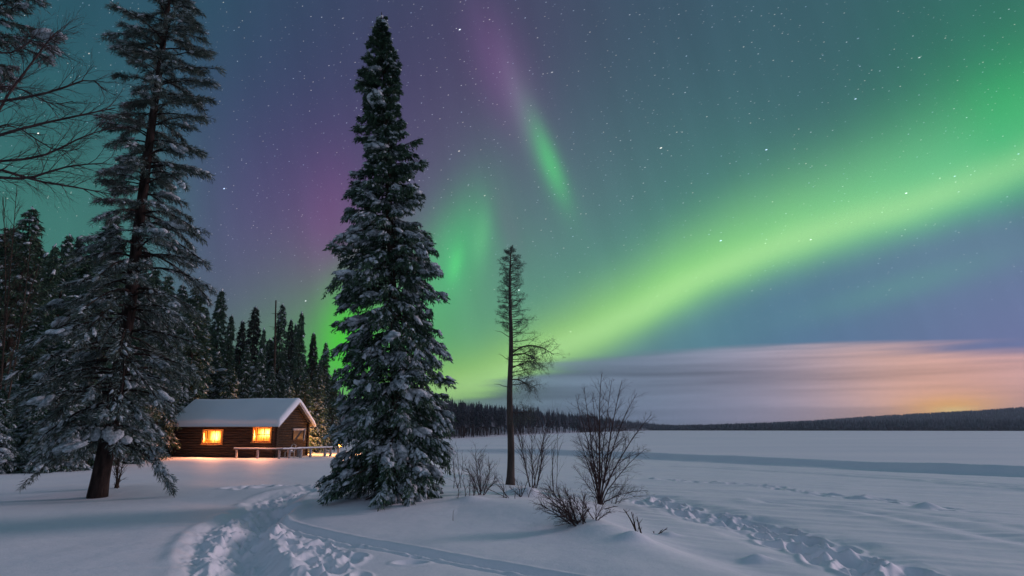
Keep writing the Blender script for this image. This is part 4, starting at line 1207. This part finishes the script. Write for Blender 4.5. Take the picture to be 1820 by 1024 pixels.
bush(930, 884, [(915, 850, 0), (940, 846, .1), (928, 858, -.2), (950, 862, .2), (905, 866, .1)], 'small twiggy shrub by the snow lump at the foot of the upright stems', 54, .012, 14, .6, maxl=2)
bush(1088, 895, [(1130, 862, .1), (1118, 850, .3), (1105, 868, 0), (1148, 880, -.1), (1095, 858, .2)], 'spreading low twigs reaching over the trodden trail right of the bare tree', 55, .012, 14, .6, maxl=2)
bush(832, 888, [(820, 850, 0), (838, 842, .2), (812, 862, -.1), (848, 868, .2)], 'wispy knee-high shrub between the spruce skirt and the dense twiggy bush', 56, .011, 12, .6, maxl=2)
bush(1052, 925, [(1075, 890, 0), (1060, 880, .2), (1035, 890, -.1), (1085, 908, .1)], 'short brush filling in between the low tangle and the bare tree', 57, .013, 16, .6, maxl=2)

# tall bare tree standing just outside the frame; its limbs reach in
def corner_bare():
    Y = 14.0
    bx = at(-120, 400, Y)[0]; base = np.array([bx, Y, gz(bx, Y)])
    r = np.random.default_rng(61); paths = []
    zt = at(-100, -60, Y)[2] - base[2]
    t = np.linspace(0, 1, 10)[:, None]
    paths.append((np.hstack([.4 * np.sin(t * 3), 0 * t, -.4 + (zt + .4) * t]), .2 * (1 - .8 * t[:, 0])))
    limbs = [[(-118, 330), (-20, 240), (0, 182), (60, 110), (84, 72), (103, 55)], [(-118, 300), (-60, 190), (0, 180), (60, 172), (120, 156), (165, 130), (185, 160)], [(-118, 330), (-50, 255), (0, 240), (60, 222), (120, 210), (165, 200), (205, 192)],
             [(-118, 380), (-50, 290), (0, 286), (70, 284), (110, 262), (150, 240), (195, 228)], [(-118, 400), (-40, 312), (0, 315), (50, 322), (85, 305), (130, 292), (190, 290)], [(-118, 400), (-40, 300), (0, 298), (60, 324), (110, 328), (160, 338), (196, 345)],
             [(-118, 300), (-60, 170), (0, 148), (50, 160), (90, 190), (130, 180)], [(-118, 260), (-60, 100), (-10, 90), (30, 100), (60, 60), (90, 90)], [(-118, 420), (-60, 260), (0, 210), (50, 235), (100, 275), (140, 265)]]
    for k, lb in enumerate(limbs):
        dy = r.uniform(-1, 1)
        P = np.array([at(x, y, Y + dy * min(1, i / 3)) - base for i, (x, y) in enumerate(lb)])
        s = np.linspace(0, 1, len(P)); u = np.linspace(0, 1, 10)
        pts = np.stack([np.interp(u, s, P[:, c]) for c in range(3)], 1)
        pts[1:-1] = .25 * pts[:-2] + .5 * pts[1:-1] + .25 * pts[2:]
        rad = .042 if k < 6 else .028
        paths.append((pts, rad * (1 - .82 * u) + .003))
        for j in range(20):
            f = .25 + .73 * (j + r.random()) / 20; i = min(int(f * 9), 8)
            q = pts[i] + (pts[i + 1] - pts[i]) * (f * 9 - i); tt = norm(pts[i + 1] - pts[i])
            sd = r.normal(size=3) * np.array([1, .5, 1]); sd = norm(sd - tt * (sd @ tt))
            grow(paths, q, norm(tt + sd * .55), r.uniform(.45, 1.15) * (1.2 - .5 * f), .010, 1, 3, r, [6, 5, 3], .5, .0, .07, 10)
    return tag(woody('bare_tree', paths, M_twig, loc=base), 'leafless tree whose long thin limbs reach in across the top corner of the sky', 'bare tree')
corner_bare()

# --- the half-dead pine on the knoll edge
def snag():
    base = ground(907, 862); Y = base[1]
    top = at(907, 438, Y); H = top[2] - base[2]
    r = np.random.default_rng(71)
    root = empty('dead_pine', base)
    tb = MB(); zz = np.linspace(-.4, H, 30)
    rad = (.152 * (1 - np.clip(zz / H, 0, 1)) ** .7 + .01) * (1 + .35 * np.exp(-np.clip(zz, 0, 9) / .25))
    tp = np.stack([.03 * np.sin(zz * 1.3), .02 * np.cos(zz), zz], 1)
    tubes(tb, tp, rad, sides=12)
    tb.build('trunk', M_deadbark, root)
    def wx(px, py): return at(px, py, Y) - base
    tab = np.array(sorted([(wx(907, py)[2], lo, hi) for py, lo, hi in ((440, 4, 4), (455, 18, 16), (475, 22, 24), (495, 16, 18), (520, 24, 28), (545, 20, 30), (570, 30, 42), (590, 16, 40), (605, 12, 46), (625, 14, 60), (650, 8, 62), (680, 16, 50), (720, 5, 30))]))
    paths = []; tips = []
    pxm = Y / FPX
    n = 135
    for i in range(n):
        z = H * (.40 + .59 * (i / n) ** .85); ph = i * 2.4 + r.normal() * .3
        lo = np.interp(z, tab[:, 0], tab[:, 1]); hi = np.interp(z, tab[:, 0], tab[:, 2]); w = (math.cos(ph) + 1) / 2
        if z < H * .62 and w < .5: continue
        L = (lo * (1 - w) + hi * w) * pxm * r.uniform(.7, 1.1)
        k0 = len(paths)
        grow(paths, np.array([0, 0, z]), np.array([math.cos(ph), math.sin(ph), .15 if z > H * .6 else .05]), L, .016 + .008 * (1 - z / H), 1, 3, r, [6, 5, 2], .6, .03, .11, 8, ratio=(.3, .6))
    for (x1, y1, x2, y2, rr) in ((910, 628, 985, 634, .045), (910, 632, 962, 650, .034), (910, 676, 955, 690, .03), (908, 655, 948, 640, .03), (908, 690, 878, 684, .02), (908, 735, 935, 733, .022), (905, 600, 878, 586, .018), (908, 640, 888, 630, .018)):
        a = wx(x1, y1); b = wx(x2, y2); a[1] = 0; a[0] = 0; L = np.linalg.norm(b - a)
        t = np.linspace(0, 1, 8)[:, None]; b[1] = r.normal() * .3
        pts = a + (b - a) * t + np.array([0, 0, 1]) * (.22 * L * np.sin(t * math.pi) * (1 if rr > .03 else .3)) + np.cumsum(r.normal(size=(8, 3)) * .015, 0) * (t > 0)
        paths.append((pts, rr * (1 - .75 * t[:, 0])))
        if rr > .021:
            for j in range(26):
                f = .25 + .73 * j / 26; i = min(int(f * 7), 6); q = pts[i] + (pts[i + 1] - pts[i]) * (f * 7 - i)
                grow(paths, q, norm((b - a) / L * .5 + r.normal(size=3) * .6 + np.array([0, 0, -.25])), r.uniform(.3, .75), .009, 1, 3, r, [5, 4, 2], .7, -.01, .12, 8)
    P = np.array([p for p, _ in paths]); R = np.array([q for _, q in paths])
    lb = MB(); tubes(lb, P, R, sides=4)
    # the few needles that are left
    ends = P[:, -1]; fine = R[:, 0] < .012
    E = P[fine][:, 3:].reshape(-1, 3)
    K = np.repeat(np.arange(len(E)), 2); rn = r.normal(size=(len(K), 3))
    keep = r.random(len(K)) < (.35 + .35 * (E[K][:, 2] > H * .62))
    blades(lb, E[K][keep] + rn[keep] * .02, rn[keep] + np.array([0, 0, .3]), .07, .014, r, mat=1)
    lb.build('branches', [M_deadbark, M_pine], root)
    return tag(root, 'slender half-dead pine with a bare lower trunk and sparse crooked branches', 'tree')
snag()

# ------------------------------------------------------------------ the wood behind the cabin
def cone_prof(H, R, p=.9, top=.03):
    return lambda z, phi: np.clip(R * (1 - np.asarray(z) / H) ** p, top, 9) * (1 + .14 * np.sin(phi * 3 + np.asarray(z) * 1.7))
PROTO = []
specs = [  # H, R, snow, hoar, seed
    (16, 2.5, .16, .45, 101), (16, 2.0, .10, .34, 102), (15, 2.8, .35, .75, 103), (14, 2.1, .06, .2, 104), (12, 2.6, .7, 1.0, 105), (9, 2.6, 1.0, 1.2, 106)]
for H, R_, sn, ho, sd_ in specs:
    r = np.random.default_rng(sd_)
    o = conifer('spruce_tree', H, cone_prof(H, R_, .8 if H > 12 else .9), r, nbr=170, twigs=9, bl=11, blade=(.30, .075), r0=.18, rise=.12, droop=.55, z0=.03, snow=sn, hoar=ho, snow_size=2.0, big=int(30 * sn) if H < 13 else 0,
                mats=(M_darkneedle if ho < .3 else M_spruce, M_bark), droop_twig=.5, start=.1, twl=.4, hang=.3, snow_sub=0, wood_sides=0, low_snow=1.2, patch_k=.8)
    PROTO.append((o, H)); o['proto'] = 1
used = set()
def plant(px, py, Y, k, label, group=None, wide=1.0, rot=None):
    o, H = PROTO[k]
    top = at(px, py, Y); g = gz(top[0], Y) - .15
    s = (top[2] - g) / H
    if k in used: c = copy_tree(o)
    else: c = o; used.add(k)
    if 'proto' in c: del c['proto']
    c.location = (float(top[0]), float(Y), float(g)); c.scale = (s * wide, s * wide, s)
    c.rotation_euler = (0, 0, rot if rot is not None else (px * 1.7) % 6.28)
    for key in ('label', 'category', 'group'):
        if key in c: del c[key]
    tag(c, label, 'tree', group)
    return c
G_w = 'spruces of the wood around the cabin'
front = [
    (395, 513, 72, 1, 'dark narrow spruce rising highest above the left half of the cabin roof', .95),
    (355, 492, 60, 0, 'broad dark spruce half hidden behind the right edge of the leaning pine', 1.1),
    (412, 558, 70, 1, 'slim spruce just right of the highest one over the cabin roof', .8),
    (432, 568, 76, 3, 'thin spruce tip between the slim ones above the middle of the roof', .7),
    (455, 543, 78, 3, 'pointed dark spruce over the middle of the cabin roof, sharp even cone', .85),
    (470, 582, 72, 1, 'needle-thin spruce right of the sharp cone over the roof', .6),
    (503, 538, 74, 0, 'tall shaggy spruce with a blunt top beside the bare broken pole', .8),
    (518, 566, 80, 3, 'narrow spruce tip between the shaggy one and the tall column', .6),
    (526, 574, 84, 1, 'dim spruce tip just left of the tall column', .6),
    (537, 553, 70, 1, 'tall column-like spruce directly above the cabin gable', .72),
    (558, 590, 72, 3, 'slender spruce right of the column, lit green at its edge', .7),
    (580, 607, 76, 0, 'short pointed spruce against the green glow left of the snowy spruce', .8),
    (596, 655, 74, 1, 'smallest spruce tip low against the green glow', .9),
    (568, 645, 66, 2, 'frosted spruce behind the right corner of the cabin', 1.0),
    (545, 660, 64, 2, 'frosted broad spruce right behind the cabin gable', 1.2),
    (388, 625, 64, 4, 'snow-plastered spruce rising behind the left part of the cabin roof', 1.1),
    (412, 650, 63, 5, 'white-hung young spruce behind the cabin ridge, left of the middle', .9),
    (350, 600, 62, 2, 'frosted spruce filling the gap between the leaning pine and the cabin', 1.2),
    (464, 620, 65, 4, 'snow-streaked spruce behind the middle of the cabin ridge', .8),
    (484, 650, 64, 2, 'grey frosted spruce behind the ridge right of the snow-streaked one', .9),
    (516, 672, 63, 5, 'stout little spruce capped with a round snow clump behind the ridge', .7),
    (440, 610, 66, 2, 'dusky frosted spruce above the ridge middle', .8),
    (58, 366, 42, 0, 'large dark spruce at the far left with its pointed crown against teal sky', 1.15),
    (20, 400, 44, 2, 'bushy spruce at the very left edge behind the thin bare tree', 1.3),
    (100, 432, 56, 1, 'pale narrow spruce tip left of the twin dark tips', .8),
    (124, 414, 58, 0, 'left one of the twin dark spruce tips against teal sky', .9),
    (144, 417, 60, 3, 'right one of the twin dark spruce tips against teal sky', .8),
    (170, 430, 46, 2, 'spruce directly behind the leaning pine crown, left of its trunk', 1.2),
    (205, 380, 40, 0, 'high spruce merging with the leaning pine crown', 1.1),
    (70, 560, 38, 2, 'mid-height frosted spruce below the large dark one at far left', 1.2),
    (120, 600, 36, 4, 'snow-dusted spruce left of the leaning pine foot', 1.3),
    (25, 640, 40, 4, 'snowy low spruce at the left edge of the open snow', 1.2),
    (60, 700, 37, 5, 'small snowy spruce at the wood edge nearest the fallen log', 1.1),
    (8, 690, 34, 5, 'small snow-covered spruce cut by the left edge of the picture', 1.1),
    (140, 690, 41, 5, 'small frosted spruce in the shade left of the leaning pine', 1.2),
    (270, 600, 50, 2, 'frosted spruce seen through the boughs right of the pine trunk', 1.2),
    (300, 560, 55, 0, 'dark spruce behind the right side of the leaning pine', 1.2),
    (245, 650, 44, 4, 'snow-hung spruce behind the leaning pine trunk', 1.2),
    (325, 640, 58, 4, 'snow-hung spruce just left of the cabin', 1.1),
]
for px, py, Y, k, lb, wd in front:
    plant(px, py, Y, k, lb, G_w, wd)
r = np.random.default_rng(77)
fill_lab = 'dark spruce deep in the wood, mostly hidden behind nearer trees'
for i in range(46):
    px = -60 + i * 14.6 + r.normal() * 5
    lim = np.interp(px, [-60, 30, 100, 180, 200, 330, 400, 450, 520, 560, 600, 640], [430, 400, 455, 450, 430, 500, 575, 600, 590, 615, 660, 690])
    plant(px, lim + r.uniform(0, 40), r.uniform(78, 100), int(r.integers(0, 4)), fill_lab, G_w + ', back rows', r.uniform(1.0, 1.4))

# broken bare pole among them
def pole_tree():
    Y = 68.0; top = at(492, 534, Y); b = np.array([at(487, 700, Y)[0], Y, 0]); b[2] = gz(b[0], Y)
    mb = MB(); t = np.linspace(0, 1, 12)[:, None]
    P = np.array([0, 0, -.3]) + (top - b + np.array([0, 0, .3])) * t + np.hstack([.12 * np.sin(t * 4), 0 * t, 0 * t])
    rr = .15 * (1 - .5 * t[:, 0])
    tubes(mb, P, rr, sides=7)
    rg = np.random.default_rng(4)
    for j in range(16):
        z = P[rg.integers(4, 11)]; a = rg.uniform(0, 6.28)
        d = np.array([math.cos(a), math.sin(a), .1]); L = rg.uniform(.2, .7); tt = np.linspace(0, 1, 4)[:, None]
        tubes(mb, z + d * L * tt, .03 * (1 - .7 * tt[:, 0]), sides=4)
    return tag(mb.build('dead_tree', M_bark, loc=b), 'bare broken trunk standing like a pole beside the shaggy spruce behind the cabin', 'tree')
pole_tree()
# thin bare tree at the far left in front of the spruces
def thin_bare():
    Y = 34.0; base = at(8, 700, Y); base[2] = gz(base[0], Y)
    rg = np.random.default_rng(91); paths = []
    for x1, y1 in ((30, 330), (5, 350), (55, 420), (-20, 400), (70, 470)):
        tip = at(x1, y1, Y) - base; L = np.linalg.norm(tip); t = np.linspace(0, 1, 10)[:, None]
        pts = tip * t + np.array([1, 0, 0]) * .5 * np.sin(t * 3.1) * rg.normal(); pts[0, 2] = -.3
        paths.append((pts, .045 * (1 - .85 * t[:, 0]) + .006))
        for j in range(26):
            f = .4 + .58 * j / 26; i = min(int(f * 9), 8); q = pts[i] + (pts[i + 1] - pts[i]) * (f * 9 - i); tt = norm(pts[i + 1] - pts[i])
            s = rg.normal(size=3); s = norm(s - tt * (s @ tt))
            grow(paths, q, norm(tt + s * .7), rg.uniform(.8, 2.2) * (1.2 - .6 * f), .018, 1, 3, rg, [6, 4, 2], .6, .02, .07, 10)
    return tag(woody('bare_tree', paths, M_bark, loc=base), 'thin leafless tree in front of the large dark spruce at far left', 'bare tree')
thin_bare()

# ------------------------------------------------------------------ the far shores
M_fartree = pmat('far_conifer', (.036, .045, .056), .9, .1, c2=(.10, .118, .138), noise_scale=.2, island=.8)  # frost dusting, plus distance haze painted in as a paler bluish tint
M_hill = pmat('hill_snow', (.30, .35, .42), .9, .1, c2=(.5, .55, .62), noise_scale=.02, detail=6)
M_fartrunk = pmat('far_trunk', (.03, .026, .026), .95, .1, c2=(.07, .06, .058), noise_scale=1)
SH = [(560, 190), (700, 205), (790, 232), (850, 275), (905, 335), (960, 420), (1000, 500), (1050, 640), (1100, 860), (1150, 1200), (1200, 1700)]
sh_az = np.array([math.atan2(ray(p, 765)[0], ray(p, 765)[1]) for p, _ in SH]); sh_r = np.array([r_ for _, r_ in SH], float)
def shore(az): return np.exp(np.interp(az, sh_az, np.log(sh_r)))
def left_hill(X, Y):
    az = np.arctan2(X, Y); R = np.hypot(X, Y); s = shore(az); q = (R - s)
    return LAKE - .4 + .9 * sstep(-1, 6, q) + 13.0 * sstep(4, 140, q) * (.75 + .5 * vnoise(X * .01, Y * .01)) * sstep(1900, 500, s)
azh = np.linspace(sh_az[0], sh_az[-1], 160); kk = np.concatenate([np.linspace(0, .1, 8)[:-1], np.linspace(.1, 1.3, 22)])
AA, KK = np.meshgrid(azh, kk, indexing='ij'); RR = shore(AA) * (1 + KK) - 1.0
X = RR * np.sin(AA); Y = RR * np.cos(AA); V = np.stack([X, Y, left_hill(X, Y)], -1)
na, nb = AA.shape; ii = np.arange(na - 1)[:, None] * nb; jj = np.arange(nb - 1)[None]
mb = MB(); mb.add(V.reshape(-1, 3), f4=np.stack([ii + jj, ii + jj + 1, ii + nb + jj + 1, ii + nb + jj], -1).reshape(-1, 4))
tag(mb.build('wooded_hill', M_hill), kind='structure')
HT = [(1150, 762.2), (1195, 761.5), (1250, 759), (1350, 755), (1450, 750), (1550, 743), (1650, 737), (1750, 732), (1820, 727), (2000, 718), (2300, 715)]
ht_az = np.array([azel(*p)[0] for p in HT]); ht_el = np.array([azel(*p)[1] for p in HT])
def right_hill(X, Y):
    az = np.arctan2(X, Y); R = np.hypot(X, Y)
    top = np.tan(np.interp(az, ht_az, ht_el)) * 2900 + CAMZ - 3
    return LAKE - 1.0 + 2.0 * sstep(1250, 1300, R) + (np.clip(top, .5, 500)) * sstep(1450, 2900, R) * (1 + .05 * vnoise(X * .004, Y * .004))
azr = np.linspace(azel(1140, 762)[0], azel(2300, 762)[0], 200); rr_ = np.concatenate([np.linspace(1240, 2900, 44), np.linspace(3000, 4200, 6)])
AA, RR = np.meshgrid(azr, rr_, indexing='ij'); X = RR * np.sin(AA); Y = RR * np.cos(AA); V = np.stack([X, Y, right_hill(X, Y)], -1)
na, nb = AA.shape; ii = np.arange(na - 1)[:, None] * nb; jj = np.arange(nb - 1)[None]
mb = MB(); mb.add(V.reshape(-1, 3), f4=np.stack([ii + jj, ii + jj + 1, ii + nb + jj + 1, ii + nb + jj], -1).reshape(-1, 4))
M_hill2 = pmat('far_hill_snow', (.06, .075, .10), .9, .1, c2=(.12, .145, .18), noise_scale=.012, detail=6)
tag(mb.build('far_hill', M_hill2), kind='structure')

def far_tree_mesh(seed, H=13.0):
    r = np.random.default_rng(seed); mb = MB()
    zz = np.linspace(-.5, H, 6); tubes(mb, np.stack([.25 * np.sin(zz * .3 + seed), 0 * zz, zz], 1), .14 * (1 - .85 * np.clip(zz / H, 0, 1)), sides=5)
    n = 170; t = r.random(n) ** .8; z = H * (.38 + .60 * t); a = r.uniform(0, 6.28, n)
    L = (1.25 * (1 - t) ** .75 + .18) * r.uniform(.6, 1.15, n)
    D = np.stack([np.cos(a), np.sin(a), -.15 + .1 * r.normal(size=n)], 1); P = np.stack([.25 * np.sin(z * .3 + seed), 0 * z, z], 1)
    blades(mb, P, D, L, .38, r, mat=1)
    n = 26; z = H * r.uniform(.12, .42, n); a = r.uniform(0, 6.28, n)
    blades(mb, np.stack([0 * z, 0 * z, z], 1), np.stack([np.cos(a), np.sin(a), -.3 + 0 * a], 1), r.uniform(.4, .9, n), .07, r, mat=0)
    return mb
FT = []
rf_ = np.random.default_rng(55)
lab_far = 'thin dark conifer in the close-set tree line on the lake shore behind the dead pine'
N_IND = 290; cnt = 0; protos = []
while cnt < N_IND:
    u = rf_.random() ** 1.1
    az = np.interp(u, [0, 1], [azel(772, 770)[0], azel(1075, 770)[0]])
    R = float(shore(az)) + 1.5 + rf_.exponential(7) * (1 + u)
    x, y = R * math.sin(az), R * math.cos(az)
    if cnt < 8:
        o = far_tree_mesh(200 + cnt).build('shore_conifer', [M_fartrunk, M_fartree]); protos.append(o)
    else:
        o = protos[int(rf_.integers(0, 8))].copy(); COL.objects.link(o)
    s = rf_.uniform(.72, 1.12)
    o.location = (x, y, float(left_hill(np.array([x]), np.array([y]))[0]) - .1); o.scale = (s * rf_.uniform(.8, 1.1), s * rf_.uniform(.8, 1.1), s); o.rotation_euler = (0, 0, rf_.uniform(0, 6.28))
    tag(o, lab_far, 'conifer', 'conifers of the lake shore tree line')
    cnt += 1

def mass(name, P, H, Wd, r, mats, kind='stuff', trunks=True):
    """many small conifers too far off to count: each a ragged two-tier spire on a thin trunk"""
    mb = MB(); n = len(P); k = 5; ang = np.arange(k) * 2 * math.pi / k
    for z0_, z1_, w_ in (((.40, .80, 1.0), (.58, 1.0, .62)) if trunks else ((-.05, .70, 1.0), (.35, 1.0, .7))):
        rad = Wd * w_ * .5; jit = r.uniform(.55, 1.35, (n, k))
        ring = np.stack([np.cos(ang)[None] * rad[:, None] * jit, np.sin(ang)[None] * rad[:, None] * jit, (z0_ * H)[:, None] + r.normal(size=(n, k)) * .05 * H[:, None]], -1) + P[:, None]
        tip = P + np.stack([0 * H, 0 * H, H * z1_], -1)
        V = np.concatenate([ring, tip[:, None]], 1).reshape(-1, 3)
        f = np.array([(i, (i + 1) % k, k) for i in range(k)])
        mb.add(V, f3=(f[None] + (np.arange(n) * (k + 1))[:, None, None]).reshape(-1, 3), mat=1)
    if trunks:
        pts = np.stack([P + np.array([0, 0, -.3]), P + np.stack([0 * H, 0 * H, H * .6], -1)], 1)
        tubes(mb, pts, np.stack([H * .012, H * .006], -1), sides=3)
    o = mb.build(name, mats, smooth=False)
    return tag(o, kind=kind)
n = 2400
az = rf_.uniform(sh_az[0], sh_az[-1], n); s_ = shore(az)
R = s_ * (1 + rf_.random(n) ** 1.6 * .9) + 8
x = R * np.sin(az); y = R * np.cos(az)
P = np.stack([x, y, left_hill(x, y) - .1], -1)
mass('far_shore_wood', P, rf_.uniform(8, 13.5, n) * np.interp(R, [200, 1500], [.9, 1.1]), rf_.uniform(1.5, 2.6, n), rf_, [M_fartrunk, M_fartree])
n = 700
az = rf_.uniform(azel(1030, 765)[0], sh_az[-1], n); R = shore(az) + rf_.exponential(14, n) + 1
x = R * np.sin(az); y = R * np.cos(az); P = np.stack([x, y, left_hill(x, y) - .1], -1)
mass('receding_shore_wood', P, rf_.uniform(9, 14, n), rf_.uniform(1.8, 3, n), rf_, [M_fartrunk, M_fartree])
n = 12000
az = rf_.uniform(azr[0], azr[-1], n); R = 1290 + rf_.random(n) ** .9 * 1620
x = R * np.sin(az); y = R * np.cos(az); P = np.stack([x, y, right_hill(x, y) - .2], -1)
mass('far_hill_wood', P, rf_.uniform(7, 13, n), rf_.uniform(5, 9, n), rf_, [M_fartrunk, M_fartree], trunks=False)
n = 2600
az = rf_.uniform(azr[0], azr[-1], n); R = 1275 + rf_.exponential(28, n)
x = R * np.sin(az); y = R * np.cos(az); P = np.stack([x, y, right_hill(x, y) - .2], -1)
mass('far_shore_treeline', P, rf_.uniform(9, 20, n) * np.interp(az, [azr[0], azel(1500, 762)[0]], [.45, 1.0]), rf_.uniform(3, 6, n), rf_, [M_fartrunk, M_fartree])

# ------------------------------------------------------------------ thin cold air over the lake
hz = bpy.data.materials.new('haze'); hz.use_nodes = True
hz.node_tree.nodes.clear()
pv = hz.node_tree.nodes.new('ShaderNodeVolumePrincipled'); ho = hz.node_tree.nodes.new('ShaderNodeOutputMaterial')
pv.inputs['Color'].default_value = (.62, .80, 1.0, 1); pv.inputs['Density'].default_value = .00011; pv.inputs['Anisotropy'].default_value = .2
hz.node_tree.links.new(pv.outputs[0], ho.inputs['Volume'])
mb = MB(); box(mb, -4800, 4800, -4790, 4810, -6, 150)
tag(mb.build('haze', hz, smooth=False), kind='stuff')
